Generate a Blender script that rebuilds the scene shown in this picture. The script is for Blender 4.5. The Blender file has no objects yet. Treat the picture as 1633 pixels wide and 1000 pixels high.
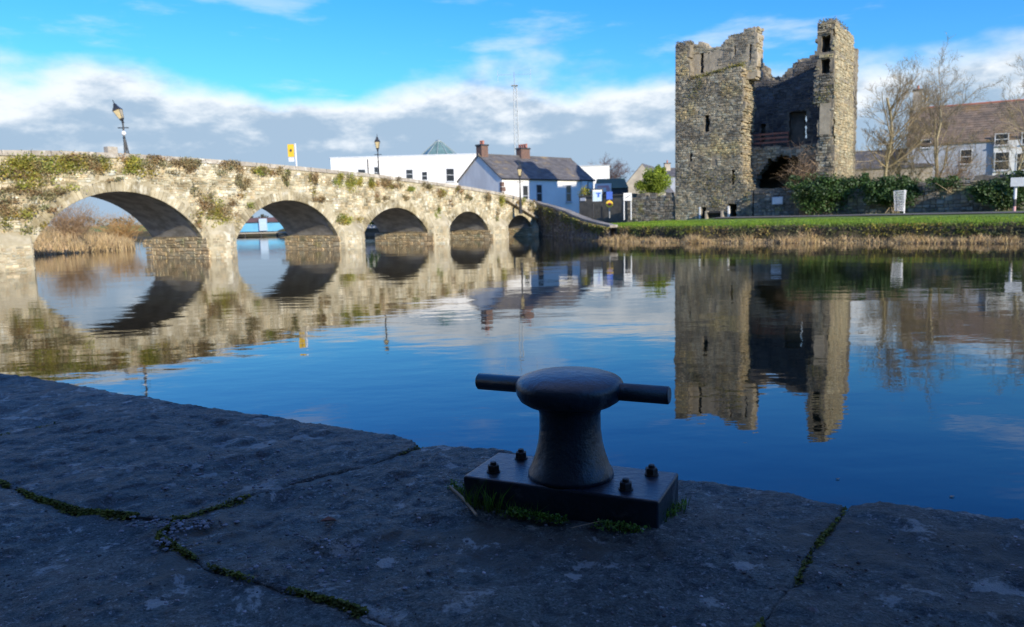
import bpy, bmesh, math, random
from mathutils import Vector, Matrix, noise as mnoise

# ------------------------------------------------------------------ camera, world, sun, exposure
SC = bpy.context.scene
COL = SC.collection
FPX, Y0, ROLL, CH = 1225.0, 344.0, 0.025, 2.0          # focal length in photo pixels, horizon row, roll, eye height over the water
PITCH = math.atan((500 - Y0) / FPX)
_F = Vector((0, math.cos(PITCH), -math.sin(PITCH)))
_U0 = Vector((0, math.sin(PITCH), math.cos(PITCH)))
_R0 = Vector((1, 0, 0))
_R = _R0 * math.cos(ROLL) - _U0 * math.sin(ROLL)
_U = _R0 * math.sin(ROLL) + _U0 * math.cos(ROLL)
CAM = Vector((0, 0, CH))
cam = bpy.data.cameras.new('camera'); camo = bpy.data.objects.new('camera', cam); COL.objects.link(camo)
m3 = Matrix((_R, _U, -_F)).transposed()
camo.matrix_world = Matrix.Translation(CAM) @ m3.to_4x4()
cam.sensor_width = 36; cam.lens = 36 * FPX / 1633; cam.clip_start = 0.05; cam.clip_end = 6000
cam.dof.use_dof = True; cam.dof.focus_distance = 2.35; cam.dof.aperture_fstop = 5.6
SC.camera = camo
SC.view_settings.view_transform = 'Standard'; SC.view_settings.look = 'None'
SC.view_settings.gamma = 1.0; SC.view_settings.use_curve_mapping = False
SC.view_settings.exposure = 0.35
SC.cycles.use_denoising = True
SC.cycles.max_bounces = 6

SUN_AZ, SUN_EL = math.radians(145), math.radians(18.5)    # azimuth clockwise from +Y: behind the camera on the right
SUN_DIR = Vector((math.sin(SUN_AZ) * math.cos(SUN_EL), math.cos(SUN_AZ) * math.cos(SUN_EL), math.sin(SUN_EL)))
sl = bpy.data.lights.new('sun', 'SUN'); slo = bpy.data.objects.new('sun', sl); COL.objects.link(slo)
sl.energy = 4.6; sl.angle = math.radians(0.5); sl.color = (1.0, 0.90, 0.73)
slo.rotation_euler = SUN_DIR.to_track_quat('Z', 'Y').to_euler()

W = bpy.data.worlds.new('World'); SC.world = W; W.use_nodes = True
nt = W.node_tree; nt.nodes.clear()
def wn(t, **kw):
    n = nt.nodes.new(t)
    for k, v in kw.items(): setattr(n, k, v)
    return n
def wl(a, b): nt.links.new(a, b)
def wmath(op, a, b=None, clamp=False):
    n = wn('ShaderNodeMath', operation=op); n.use_clamp = clamp
    for i, v in enumerate((a, b)):
        if v is None: continue
        if isinstance(v, (int, float)): n.inputs[i].default_value = v
        else: wl(v, n.inputs[i])
    return n.outputs[0]
def wramp(fac, a, b, smooth=True):
    n = wn('ShaderNodeMapRange'); n.interpolation_type = 'SMOOTHSTEP' if smooth else 'LINEAR'
    wl(fac, n.inputs[0]); n.inputs[1].default_value = a; n.inputs[2].default_value = b
    n.inputs[3].default_value = 0; n.inputs[4].default_value = 1
    return n.outputs[0]
def wmix(f, a, b):
    n = wn('ShaderNodeMix', data_type='RGBA')
    if isinstance(f, (int, float)): n.inputs[0].default_value = f
    else: wl(f, n.inputs[0])
    for i, v in ((6, a), (7, b)):
        if isinstance(v, tuple): n.inputs[i].default_value = (*v, 1)
        else: wl(v, n.inputs[i])
    return n.outputs[2]
def wnoise(vec, scale, detail, rough=0.55):
    n = wn('ShaderNodeTexNoise'); n.inputs['Scale'].default_value = scale; n.inputs['Detail'].default_value = detail
    n.inputs['Roughness'].default_value = rough; wl(vec, n.inputs['Vector']); return n.outputs['Fac']
sky = wn('ShaderNodeTexSky', sky_type='NISHITA'); sky.sun_disc = False
sky.sun_elevation = SUN_EL; sky.sun_rotation = SUN_AZ; sky.air_density = 1.0; sky.dust_density = 0.3; sky.ozone_density = 2.0
tint = wn('ShaderNodeMix', data_type='RGBA', blend_type='MULTIPLY'); tint.inputs[0].default_value = 1
wl(sky.outputs[0], tint.inputs[6])
tc = wn('ShaderNodeTexCoord'); sep = wn('ShaderNodeSeparateXYZ'); wl(tc.outputs['Generated'], sep.inputs[0])
zz = sep.outputs['Z']
wl(wmix(wramp(zz, .10, .40), (0.46, 1.20, 1.70), (0.20, 1.12, 2.7)), tint.inputs[7])
mp = wn('ShaderNodeMapping'); wl(tc.outputs['Generated'], mp.inputs[0]); mp.inputs['Scale'].default_value = (1, 1, 2.3); mp.inputs['Location'].default_value = (3.1, 7.7, 0.4)
nA = wnoise(mp.outputs[0], 4.2, 10, 0.52)
nB = wnoise(mp.outputs[0], 11.0, 8, 0.6)
mp2 = wn('ShaderNodeMapping'); wl(tc.outputs['Generated'], mp2.inputs[0]); mp2.inputs['Scale'].default_value = (1, 1, 4.5); mp2.inputs['Location'].default_value = (1.3, 2.2, 5.0)
nC = wnoise(mp2.outputs[0], 5.0, 9, 0.58)
# height below the uneven top of the cloud bank
h1 = wmath('SUBTRACT', wmath('ADD', wmath('MULTIPLY', nA, 0.17), 0.090), zz)
bank = wramp(h1, -0.010, 0.030)
gap = wmath('MULTIPLY', wramp(nC, 0.52, 0.66), wramp(zz, 0.055, 0.0))
bank = wmath('MULTIPLY', bank, wmath('SUBTRACT', 1.0, wmath('MULTIPLY', gap, 0.75)))
wisp = wmath('MULTIPLY', wramp(nC, 0.53, 0.72), wmath('MULTIPLY', wramp(zz, 0.08, 0.13), wramp(zz, 0.36, 0.20)))
high = wmath('MULTIPLY', wramp(nC, 0.44, 0.60), wramp(zz, 0.46, 0.62))      # unseen broken cloud added overhead to lift and neutralise the fill light
cover = wmath('MAXIMUM', wmath('MAXIMUM', bank, wmath('MULTIPLY', wisp, 0.45)), wmath('MULTIPLY', high, 0.6))
shade = wramp(wmath('ADD', h1, wmath('MULTIPLY', wmath('SUBTRACT', nB, 0.5), 0.30)), -0.01, 0.075)
ccol = wmix(shade, (8.2, 8.7, 9.2), (3.5, 4.8, 6.3))
skyc = wmix(cover, tint.outputs[2], ccol)
bg = wn('ShaderNodeBackground'); bg.inputs[1].default_value = 0.092; wl(skyc, bg.inputs[0])
wo = wn('ShaderNodeOutputWorld'); wl(bg.outputs[0], wo.inputs[0])

# ------------------------------------------------------------------ helpers
def ray(x, y): return _F + _R * ((x - 816.5) / FPX) + _U * ((500 - y) / FPX)
def on_z(x, y, z): d = ray(x, y); return CAM + d * ((z - CH) / d.z)
def at_y(x, y, Y): d = ray(x, y); return CAM + d * (Y / d.y)
def on_plane(x, y, P0, n): d = ray(x, y); return CAM + d * ((P0 - CAM).dot(n) / d.dot(n))
RNG = random.Random(7)
def V(*a): return Vector(a)

class MB:
    def __init__(s): s.v = []; s.f = []; s.t = []
    def add(s, vs, fs, tint=None):
        o = len(s.v); s.v.extend(vs)
        for f in fs: s.f.append(tuple(i + o for i in f)); s.t.append(tint or (1, 1, 1))
    def quad(s, a, b, c, d, tint=None): s.add([a, b, c, d], [(0, 1, 2, 3)], tint)
    def obox(s, o, x, y, z, tint=None):              # corner o, edge vectors x, y, z
        vs = [o, o + x, o + x + y, o + y, o + z, o + x + z, o + x + y + z, o + y + z]
        s.add(vs, [(0, 3, 2, 1), (4, 5, 6, 7), (0, 1, 5, 4), (1, 2, 6, 5), (2, 3, 7, 6), (3, 0, 4, 7)], tint)
    def cbox(s, c, sx, sy, sz, rot=0, tint=None):    # centre of the base, sizes
        cx, sn = math.cos(rot), math.sin(rot); x = V(cx, sn, 0) * sx; y = V(-sn, cx, 0) * sy
        s.obox(Vector(c) - x / 2 - y / 2, x, y, V(0, 0, sz), tint)
    def tube(s, p, q, r0, r1, n=6, cap=True, tint=None):
        p = Vector(p); q = Vector(q); d = (q - p)
        if d.length < 1e-6: return
        d.normalize(); a = d.orthogonal().normalized(); b = d.cross(a); vs = []
        for P, r in ((p, r0), (q, r1)):
            for i in range(n):
                t = 2 * math.pi * i / n; vs.append(P + a * (r * math.cos(t)) + b * (r * math.sin(t)))
        fs = [(i, (i + 1) % n, n + (i + 1) % n, n + i) for i in range(n)]
        if cap: fs += [tuple(range(n - 1, -1, -1)), tuple(range(n, 2 * n))]
        s.add(vs, fs, tint)
    def lathe(s, c, prof, n=24, rot=0, cap=True, ax=None):
        c = Vector(c); vs = []; m = len(prof)
        for r, z in prof:
            for i in range(n):
                t = 2 * math.pi * i / n + rot; vs.append(c + V(r * math.cos(t), r * math.sin(t), z))
        fs = []
        for j in range(m - 1):
            for i in range(n): fs.append((j * n + i, j * n + (i + 1) % n, (j + 1) * n + (i + 1) % n, (j + 1) * n + i))
        if cap: fs += [tuple(range(n - 1, -1, -1)), tuple(range((m - 1) * n, m * n))]
        s.add(vs, fs)
    def prism(s, pts, ext, tint=None):               # polygon pts (3D) extruded by ext
        n = len(pts); vs = list(pts) + [p + ext for p in pts]
        s.add(vs, [tuple(range(n - 1, -1, -1)), tuple(range(n, 2 * n))] + [(i, (i + 1) % n, n + (i + 1) % n, n + i) for i in range(n)], tint)
    def build(s, name, mat, parent=None, smooth=False, tints=False, normals=False):
        me = bpy.data.meshes.new(name)
        off = Vector((0, 0, 0)); r = parent
        while r is not None: off = off + r.location; r = r.parent
        me.from_pydata([(p[0] - off.x, p[1] - off.y, p[2] - off.z) for p in s.v], [], s.f)
        if tints:
            at = me.attributes.new('tint', 'FLOAT_COLOR', 'FACE')
            fl = []
            for t in s.t: fl += [t[0], t[1], t[2], 1.0]
            at.data.foreach_set('color', fl)
        if normals:
            bm = bmesh.new(); bm.from_mesh(me); bmesh.ops.recalc_face_normals(bm, faces=bm.faces); bm.to_mesh(me); bm.free()
        if smooth: me.polygons.foreach_set('use_smooth', [True] * len(me.polygons))
        me.materials.append(mat); me.update()
        o = bpy.data.objects.new(name, me); COL.objects.link(o)
        if parent is not None: o.parent = parent
        return o
def tag(o, label, cat=None, group=None, kind=None):
    if label: o['label'] = label
    if cat: o['category'] = cat
    if group: o['group'] = group
    if kind: o['kind'] = kind
    return o
def thing(name, label, cat, loc=(0, 0, 0), group=None):
    o = bpy.data.objects.new(name, None); COL.objects.link(o); o.location = loc; o.empty_display_size = 0.2
    return tag(o, label, cat, group)
def struct(name, mb, mat, parent=None, **kw):
    o = mb.build(name, mat, parent, **kw)
    if parent is None: o['kind'] = 'structure'
    return o
def share(o, name, loc, parent):                     # a copy of a piece that shares its mesh
    c = bpy.data.objects.new(name, o.data); COL.objects.link(c); c.parent = parent; c.location = loc
    return c

# ------------------------------------------------------------------ materials
MATS = {}
def mat(name, c1, c2=None, scale=3.0, rough=0.85, bump=0.0, bscale=None, c3=None, lo=0.35, hi=0.65, tints=False, metal=0.0, spec=0.5, detail=6, c3scale=0.7, c3lo=0.55, c3hi=0.68, stretch=None, transl=0.0):
    m = bpy.data.materials.new(name); m.use_nodes = True; t = m.node_tree; b = t.nodes['Principled BSDF']
    b.inputs['Roughness'].default_value = rough; b.inputs['Metallic'].default_value = metal
    b.inputs['Specular IOR Level'].default_value = spec
    co = t.nodes.new('ShaderNodeNewGeometry').outputs['Position']
    if stretch:
        mpn = t.nodes.new('ShaderNodeMapping'); t.links.new(co, mpn.inputs[0]); mpn.inputs['Scale'].default_value = stretch; co = mpn.outputs[0]
    def noi(sc, de=detail, ro=0.6):
        n = t.nodes.new('ShaderNodeTexNoise'); n.inputs['Scale'].default_value = sc; n.inputs['Detail'].default_value = de; n.inputs['Roughness'].default_value = ro
        t.links.new(co, n.inputs['Vector']); return n.outputs['Fac']
    def mrange(f, a, bb):
        n = t.nodes.new('ShaderNodeMapRange'); n.interpolation_type = 'SMOOTHSTEP'; t.links.new(f, n.inputs[0]); n.inputs[1].default_value = a; n.inputs[2].default_value = bb
        return n.outputs[0]
    def mix(f, a, bb, mode='MIX'):
        n = t.nodes.new('ShaderNodeMix'); n.data_type = 'RGBA'; n.blend_type = mode
        if isinstance(f, float): n.inputs[0].default_value = f
        else: t.links.new(f, n.inputs[0])
        for i, v in ((6, a), (7, bb)):
            if isinstance(v, tuple): n.inputs[i].default_value = (*v, 1)
            else: t.links.new(v, n.inputs[i])
        return n.outputs[2]
    col = c1
    if c2: col = mix(mrange(noi(scale), lo, hi), c1, c2)
    if c3: col = mix(mrange(noi(c3scale, 8), c3lo, c3hi), col, c3)
    if tints:
        a = t.nodes.new('ShaderNodeAttribute'); a.attribute_name = 'tint'
        col = mix(1.0, col, a.outputs['Color'], 'MULTIPLY')
    if isinstance(col, tuple): b.inputs['Base Color'].default_value = (*col, 1)
    else: t.links.new(col, b.inputs['Base Color'])
    if bump:
        bn = t.nodes.new('ShaderNodeBump'); bn.inputs['Strength'].default_value = 1.0; bn.inputs['Distance'].default_value = bump
        t.links.new(noi(bscale or scale * 3, 8, 0.65), bn.inputs['Height']); t.links.new(bn.outputs[0], b.inputs['Normal'])
    if transl:
        tr = t.nodes.new('ShaderNodeBsdfTranslucent'); ms = t.nodes.new('ShaderNodeMixShader'); ms.inputs[0].default_value = transl
        if isinstance(col, tuple): tr.inputs[0].default_value = (*col, 1)
        else: t.links.new(col, tr.inputs[0])
        t.links.new(b.outputs[0], ms.inputs[1]); t.links.new(tr.outputs[0], ms.inputs[2])
        t.links.new(ms.outputs[0], t.nodes['Material Output'].inputs['Surface'])
    MATS[name] = m; return m

M = MATS
mat('bridge_stone', (.57, .495, .335), (.28, .23, .13), 1.3, .9, .03, 9, c3=(.72, .67, .53), c3scale=1.7, c3lo=.52, c3hi=.64, tints=True, lo=.40, hi=.66)
mat('bridge_mortar', (.52, .46, .32), (.36, .31, .20), 1.4, .95, .03, 8, c3=(.70, .65, .50), c3scale=.9)
mat('bridge_soffit', (.62, .57, .50), (.38, .34, .29), 1.2, .95, .04, 5, stretch=(1, 1, 2.5))
mat('coping_stone', (.46, .41, .33), (.33, .29, .23), 3, .9, .02, 14, c3=(.62, .59, .50), c3scale=2.5, tints=True)
mat('wet_stone', (.34, .28, .17), (.22, .17, .10), 2.4, .8, .03, 9, stretch=(1, 1, .4))
mat('castle_stone', (.37, .33, .235), (.19, .17, .13), .6, .92, .03, 8, c3=(.42, .34, .17), c3scale=.4, c3lo=.50, c3hi=.66, tints=True)
mat('castle_core', (.27, .23, .165), (.18, .155, .115), 2, .95, .04, 7)
mat('castle_render', (.42, .36, .26), (.33, .28, .20), 1.6, .92, .02, 9, c3=(.30, .26, .18), c3scale=.8)
mat('wall_stone', (.26, .23, .18), (.15, .135, .11), 2.2, .92, .03, 8, c3=(.20, .19, .08), c3scale=.8, tints=True)
mat('wall_core', (.17, .15, .115), (.11, .10, .08), 2, .95, .03, 8)
mat('limewash', (.80, .79, .76), (.72, .71, .68), .6, .9, .006, 12)
mat('gable_render', (.84, .82, .76), (.70, .68, .63), .9, .9, .01, 9, stretch=(1, 1, .5))
mat('white_render', (.82, .81, .78), (.74, .73, .68), .35, .9, .004, 6, c3=(.60, .59, .54), c3scale=.5, c3lo=.6, c3hi=.8, stretch=(1, 1, .25))
mat('grey_and_shaded_render', (.44, .47, .53), (.38, .41, .47), .5, .9)  # grey render; on the long house its blue tone is painted-in shade
mat('tan_render', (.52, .45, .35), (.40, .34, .27), 1.0, .9, .01, 8)
mat('slate', (.15, .14, .135), (.10, .095, .095), 1.4, .75, .01, 20, c3=(.26, .20, .12), c3scale=.7, tints=True)
mat('slate_brown', (.24, .17, .115), (.15, .115, .085), 1.6, .8, .01, 20, c3=(.24, .15, .06), c3scale=.6, tints=True)
mat('brick_red', (.20, .115, .085), (.13, .085, .068), 5, .9, .01, 30)
mat('terracotta', (.52, .20, .13), (.42, .15, .10), 6, .8)
mat('dark_pane', (.03, .035, .04), None, rough=.08, spec=.6)
mat('pane_far', (.06, .07, .08), None, rough=.15)
mat('frame_white', (.78, .78, .76), (.70, .70, .68), 4, .6)
mat('frame_dark', (.05, .05, .055), (.035, .035, .04), 4, .6)
mat('black_iron', (.022, .025, .028), (.04, .04, .042), 6, .45, .002, 40)
mat('lamp_glass', (.62, .50, .26), (.52, .42, .24), 5, .25)
mat('yellow_paint', (.85, .55, .03), (.78, .48, .03), 5, .6)
mat('white_paint', (.80, .80, .80), (.72, .72, .72), 5, .5)
mat('grey_paint', (.45, .48, .52), (.38, .41, .45), 4, .5)
mat('blue_paint', (.03, .12, .55), (.03, .10, .45), 5, .5)
mat('pale_blue', (.50, .62, .72), (.42, .55, .66), 3, .5)
mat('pink_paint', (.75, .42, .42), (.70, .35, .36), 4, .6)
mat('red_paint', (.45, .10, .07), (.38, .08, .06), 4, .6)
mat('galvanised', (.42, .44, .45), (.33, .35, .36), 3, .5, metal=.4)
mat('roof_glass', (.09, .17, .165), (.17, .27, .26), .8, .15)
mat('roof_glazing_bar', (.30, .36, .35), (.25, .30, .30), 3, .5)
mat('blue_barn', (.16, .46, .66), (.13, .40, .60), .8, .6)
mat('timber', (.16, .075, .055), (.11, .05, .04), 4, .8, .004, 20)
mat('dark_timber', (.045, .045, .045), (.03, .03, .03), 3, .85)
mat('pale_wood', (.40, .35, .27), (.30, .26, .2), 4, .85)
mat('bark', (.44, .37, .22), (.30, .25, .15), 3, .9, .01, 14, tints=False)
mat('twig', (.40, .32, .19), (.30, .23, .14), 2, .9)
mat('twig_red', (.24, .165, .15), (.18, .125, .115), 1.2, .9)
mat('twig_brown', (.40, .27, .155), (.30, .20, .11), 1.2, .9)
mat('laurel', (.05, .10, .022), (.03, .07, .016), 1.2, .55, c3=(.075, .10, .02), c3scale=.9, tints=True, transl=.15)
mat('yew', (.28, .35, .03), (.17, .24, .02), 1.5, .7, tints=True, transl=.2)
mat('ivy', (.36, .34, .06), (.22, .22, .04), 1.2, .8, c3=(.30, .23, .12), c3scale=.45, c3lo=.50, c3hi=.60, tints=True, transl=.15)
mat('dry_weed', (.33, .27, .15), (.23, .18, .09), 1.5, .9, tints=True, transl=.15)
mat('reed', (.68, .52, .29), (.50, .37, .18), 1.0, .85, tints=True, transl=.25)
mat('reed_gold', (.50, .31, .12), (.38, .23, .09), .5, .85)
mat('grass_blade', (.20, .33, .025), (.14, .25, .02), .7, .7, tints=True, transl=.3)
mat('grass_ground', (.15, .24, .022), (.10, .17, .02), .6, .95, .02, 20)
mat('bank_soil', (.085, .065, .035), (.05, .045, .02), 2, .95, .05, 5, c3=(.07, .085, .02), c3scale=1.4)
mat('road_grit', (.16, .15, .135), (.12, .115, .105), 3, .9, .004, 40)
mat('field', (.10, .13, .04), (.14, .13, .06), .02, .95)
mat('far_trees', (.035, .045, .03), (.05, .05, .035), .3, .95)
mat('joint_moss', (.10, .12, .012), (.055, .07, .008), 18, .9, tints=True, transl=.1)
mat('young_grass', (.09, .19, .022), (.06, .13, .016), 8, .6, tints=True, transl=.3)
mat('pebble', (.12, .12, .125), (.07, .07, .075), 30, .8, tints=True)
mat('stick', (.30, .22, .14), (.2, .15, .1), 30, .8)

def quay_material():
    m = bpy.data.materials.new('quay_stone'); m.use_nodes = True; t = m.node_tree; b = t.nodes['Principled BSDF']; L = t.links.new
    co = t.nodes.new('ShaderNodeNewGeometry').outputs['Position']
    def noi(sc, de=8, ro=.6, dist=0):
        n = t.nodes.new('ShaderNodeTexNoise'); n.inputs['Scale'].default_value = sc; n.inputs['Detail'].default_value = de; n.inputs['Roughness'].default_value = ro
        n.inputs['Distortion'].default_value = dist; L(co, n.inputs['Vector']); return n.outputs['Fac']
    def mr(f, a, bb, lo=0., hi=1.):
        n = t.nodes.new('ShaderNodeMapRange'); n.interpolation_type = 'SMOOTHSTEP'; L(f, n.inputs[0]); n.inputs[1].default_value = a; n.inputs[2].default_value = bb
        n.inputs[3].default_value = lo; n.inputs[4].default_value = hi; return n.outputs[0]
    def mix(f, a, bb):
        n = t.nodes.new('ShaderNodeMix'); n.data_type = 'RGBA'; L(f, n.inputs[0])
        for i, v in ((6, a), (7, bb)):
            if isinstance(v, tuple): n.inputs[i].default_value = (*v, 1)
            else: L(v, n.inputs[i])
        return n.outputs[2]
    c = mix(mr(noi(2.6), .35, .65), (.052, .067, .064), (.090, .109, .102))
    c = mix(mr(noi(26, 6, .7), .45, .62), c, (.020, .025, .026))
    c = mix(mr(noi(55, 8, .8), .55, .62), c, (.20, .225, .23))
    sp = t.nodes.new('ShaderNodeHueSaturation'); L(c, sp.inputs['Color']); L(mr(noi(150, 3, .8), .3, .7, .35, 1.75), sp.inputs['Value']); c = sp.outputs[0]
    c = mix(mr(noi(1.7, 10, .62, .4), .54, .62), c, (.075, .072, .055))
    c = mix(mr(noi(6.0, 14, .72, .3), .57, .62), c, (.27, .30, .295))          # pale lichen
    vo = t.nodes.new('ShaderNodeTexVoronoi'); vo.inputs['Scale'].default_value = 6.5; L(co, vo.inputs['Vector'])
    va = t.nodes.new('ShaderNodeMath'); va.operation = 'MULTIPLY_ADD'; L(noi(22, 6, .7), va.inputs[0]); va.inputs[1].default_value = .9; L(vo.outputs['Distance'], va.inputs[2])
    sv = t.nodes.new('ShaderNodeSeparateColor'); L(vo.outputs['Color'], sv.inputs[0])
    gm_ = t.nodes.new('ShaderNodeMath'); gm_.operation = 'MULTIPLY'; L(mr(va.outputs[0], .60, .54), gm_.inputs[0]); L(mr(sv.outputs[0], .45, .60), gm_.inputs[1])
    c = mix(gm_.outputs[0], c, (.30, .325, .32))                                   # round crusts of lichen
    oi = t.nodes.new('ShaderNodeObjectInfo'); hv = t.nodes.new('ShaderNodeHueSaturation'); L(c, hv.inputs['Color']); L(mr(oi.outputs['Random'], 0, 1, .8, 1.2), hv.inputs['Value']); c = hv.outputs[0]
    L(c, b.inputs['Base Color'])
    b.inputs['Roughness'].default_value = .55; b.inputs['Specular IOR Level'].default_value = .35
    h = t.nodes.new('ShaderNodeMath'); h.operation = 'ADD'; L(noi(120, 6, .7), h.inputs[0]); 
    h2 = t.nodes.new('ShaderNodeMath'); h2.operation = 'MULTIPLY'; L(noi(30, 8, .65), h2.inputs[0]); h2.inputs[1].default_value = 2.5; L(h2.outputs[0], h.inputs[1])
    bn = t.nodes.new('ShaderNodeBump'); bn.inputs['Distance'].default_value = .010; L(h.outputs[0], bn.inputs['Height']); L(bn.outputs[0], b.inputs['Normal'])
    MATS['quay_stone'] = m
quay_material()

def water_material():
    m = bpy.data.materials.new('river_water'); m.use_nodes = True; t = m.node_tree; b = t.nodes['Principled BSDF']; L = t.links.new
    b.inputs['Base Color'].default_value = (.010, .011, .006, 1); b.inputs['Roughness'].default_value = .015; b.inputs['IOR'].default_value = 1.45
    co = t.nodes.new('ShaderNodeNewGeometry').outputs['Position']
    def layer(scale, sx, sy, rot, det):
        mpn = t.nodes.new('ShaderNodeMapping'); L(co, mpn.inputs[0]); mpn.inputs['Scale'].default_value = (sx, sy, 1); mpn.inputs['Rotation'].default_value = (0, 0, rot)
        n = t.nodes.new('ShaderNodeTexNoise'); n.inputs['Scale'].default_value = scale; n.inputs['Detail'].default_value = det; n.inputs['Roughness'].default_value = .5
        L(mpn.outputs[0], n.inputs['Vector']); return n.outputs['Fac']
    def bump(h, d, prev=None):
        bn = t.nodes.new('ShaderNodeBump'); bn.inputs['Distance'].default_value = d; L(h, bn.inputs['Height'])
        if prev: L(prev, bn.inputs['Normal'])
        return bn.outputs[0]
    b1 = bump(layer(.55, .6, 1.0, .3, 2), .010)
    b2 = bump(layer(2.6, .55, 1.0, -.15, 3), .0028, b1)
    # breeze patches: stronger small ripples where a broad noise is high
    msk = layer(.06, .5, 1.0, .2, 2)
    mr = t.nodes.new('ShaderNodeMapRange'); L(msk, mr.inputs[0]); mr.inputs[1].default_value = .45; mr.inputs[2].default_value = .65
    mm = t.nodes.new('ShaderNodeMath'); mm.operation = 'MULTIPLY'; L(mr.outputs[0], mm.inputs[0]); L(layer(7.0, .5, 1.0, .1, 3), mm.inputs[1])
    b3 = bump(mm.outputs[0], .0022, b2)
    L(b3, b.inputs['Normal'])
    MATS['river_water'] = m
water_material()

# ------------------------------------------------------------------ generic builders
def jt(base, amt, rng=RNG):
    k = 1 + rng.uniform(-amt, amt); w = rng.uniform(-.05, .05)
    return (base[0] * k * (1 + w), base[1] * k, base[2] * k * (1 - w))

def clad(mb, O, e, n, u0, u1, z0, z1, inside, wr=(.22, .55), hr=(.13, .26), dr=(.015, .07), rng=RNG, tv=.35, gap=.005, up=None, wave=.05):
    """lay random rubble on the plane through O (u along e, z up, outward n): small panels, each with courses of its own, so no course runs through"""
    up = up or V(0, 0, 1); sd = rng.uniform(0, 50); zp = z0; big = u1 - u0 > 1.6 and z1 - z0 > .5
    def W(u, z): return (u + wave * mnoise.noise(V(u * .9, z * .9, sd)), z + wave * mnoise.noise(V(u * .9, z * .9, sd + 9)))
    while zp < z1:
        ph = rng.uniform(.5, 1.15) if big else z1 - z0 + .01; up_ = u0 - (rng.uniform(0, .8) if big else rng.uniform(0, .25))
        while up_ < u1:
            pw = rng.uniform(.6, 1.7) if big else u1 - u0 + .4
            nc = max(1, int(round(ph / rng.uniform(*hr)))); ws = [rng.uniform(.7, 1.3) for _ in range(nc)]; tot = sum(ws); z = zp
            for c_ in ws:
                h = ph * c_ / tot; u = up_; uend = up_ + pw
                while u < uend - .02:
                    w = rng.uniform(*wr)
                    if uend - u - w < wr[0] * .7: w = uend - u
                    if w > wr[1] * 1.5: w *= .5
                    hh = h
                    if inside(u + w / 2, z + h / 2) and inside(u + .04, z + .03) and inside(u + w - .04, z + hh - .03) and inside(u + .04, z + hh - .03) and inside(u + w - .04, z + .03):
                        d = rng.uniform(*dr); bv = min(.03, hh * .17); q = []
                        for (a, b_) in ((gap, gap), (w - gap, gap), (w - gap, hh - gap), (gap, hh - gap)):
                            q.append(W(u + a + rng.uniform(-.025, .025), z + b_ + rng.uniform(-.02, .02)))
                        mu = sum(p[0] for p in q) / 4; mz = sum(p[1] for p in q) / 4
                        base = [O + e * a + up * b_ - n * .03 for a, b_ in q]; fr = []
                        for a, b_ in q:
                            ka = a + (mu - a) * bv / (w / 2 + .01); kb = b_ + (mz - b_) * bv / (hh / 2)
                            fr.append(O + e * ka + up * kb + n * (d + rng.uniform(-.015, .015)))
                        k = rng.uniform(1 - tv, 1 + tv * .9)
                        if rng.random() < .08: k *= 1.3
                        wv = rng.uniform(-.09, .09)
                        mb.add(base + fr, [(4, 5, 6, 7), (0, 1, 5, 4), (1, 2, 6, 5), (2, 3, 7, 6), (3, 0, 4, 7)], (k * (1 + wv), k, k * (1 - wv)))
                    u += w
                z += h
            up_ += pw
        zp += ph

def vox_wall(mb, O, e, n, u0, u1, z0, z1, T, inside, cell=.22, jit=.3, rng=RNG):
    """a ragged masonry slab: front face through O with outward normal n, thickness T behind it, solid where inside(u, z)"""
    nu = max(1, int(math.ceil((u1 - u0) / cell))); nz = max(1, int(math.ceil((z1 - z0) / cell)))
    cu = (u1 - u0) / nu; cz = (z1 - z0) / nz
    solid = [[inside(u0 + (i + .5) * cu, z0 + (j + .5) * cz) for j in range(nz)] for i in range(nu)]
    S = lambda i, j: 0 <= i < nu and 0 <= j < nz and solid[i][j]
    idx = {}
    vs = []; fs = []
    def vert(i, j, back):
        k = (i, j, back)
        if k not in idx:
            edge = not (S(i - 1, j - 1) and S(i, j - 1) and S(i - 1, j) and S(i, j))
            a = jit if edge and 0 < i < nu and 0 < j else 0
            p = O + e * (u0 + (i + rng.uniform(-a, a)) * cu) + V(0, 0, z0 + (j + rng.uniform(-a, a)) * cz) - n * (T if back else 0) + n * rng.uniform(-.02, .0)
            idx[k] = len(vs); vs.append(p)
        return idx[k]
    for i in range(nu):
        for j in range(nz):
            if not solid[i][j]: continue
            a, b_, c, d = (i, j), (i + 1, j), (i + 1, j + 1), (i, j + 1)
            fs.append([vert(*q, 0) for q in (a, b_, c, d)]); fs.append([vert(*q, 1) for q in (d, c, b_, a)])
            for (p, q, ni, nj) in ((a, b_, i, j - 1), (b_, c, i + 1, j), (c, d, i, j + 1), (d, a, i - 1, j)):
                if not S(ni, nj): fs.append([vert(*q, 0), vert(*p, 0), vert(*p, 1), vert(*q, 1)])
    mb.add(vs, fs)

def leaf(mb, p, size, rng, tint, up=0.0, asp=.6):
    a = V(rng.gauss(0, 1), rng.gauss(0, 1), rng.gauss(0, 1) + up).normalized(); b_ = a.orthogonal().normalized()
    b_ = (Matrix.Rotation(rng.uniform(0, 6.28), 3, a) @ b_); c = a.cross(b_)
    mb.add([p - b_ * size, p + c * size * asp, p + b_ * size, p - c * size * asp], [(0, 1, 2, 3)], tint)

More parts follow.
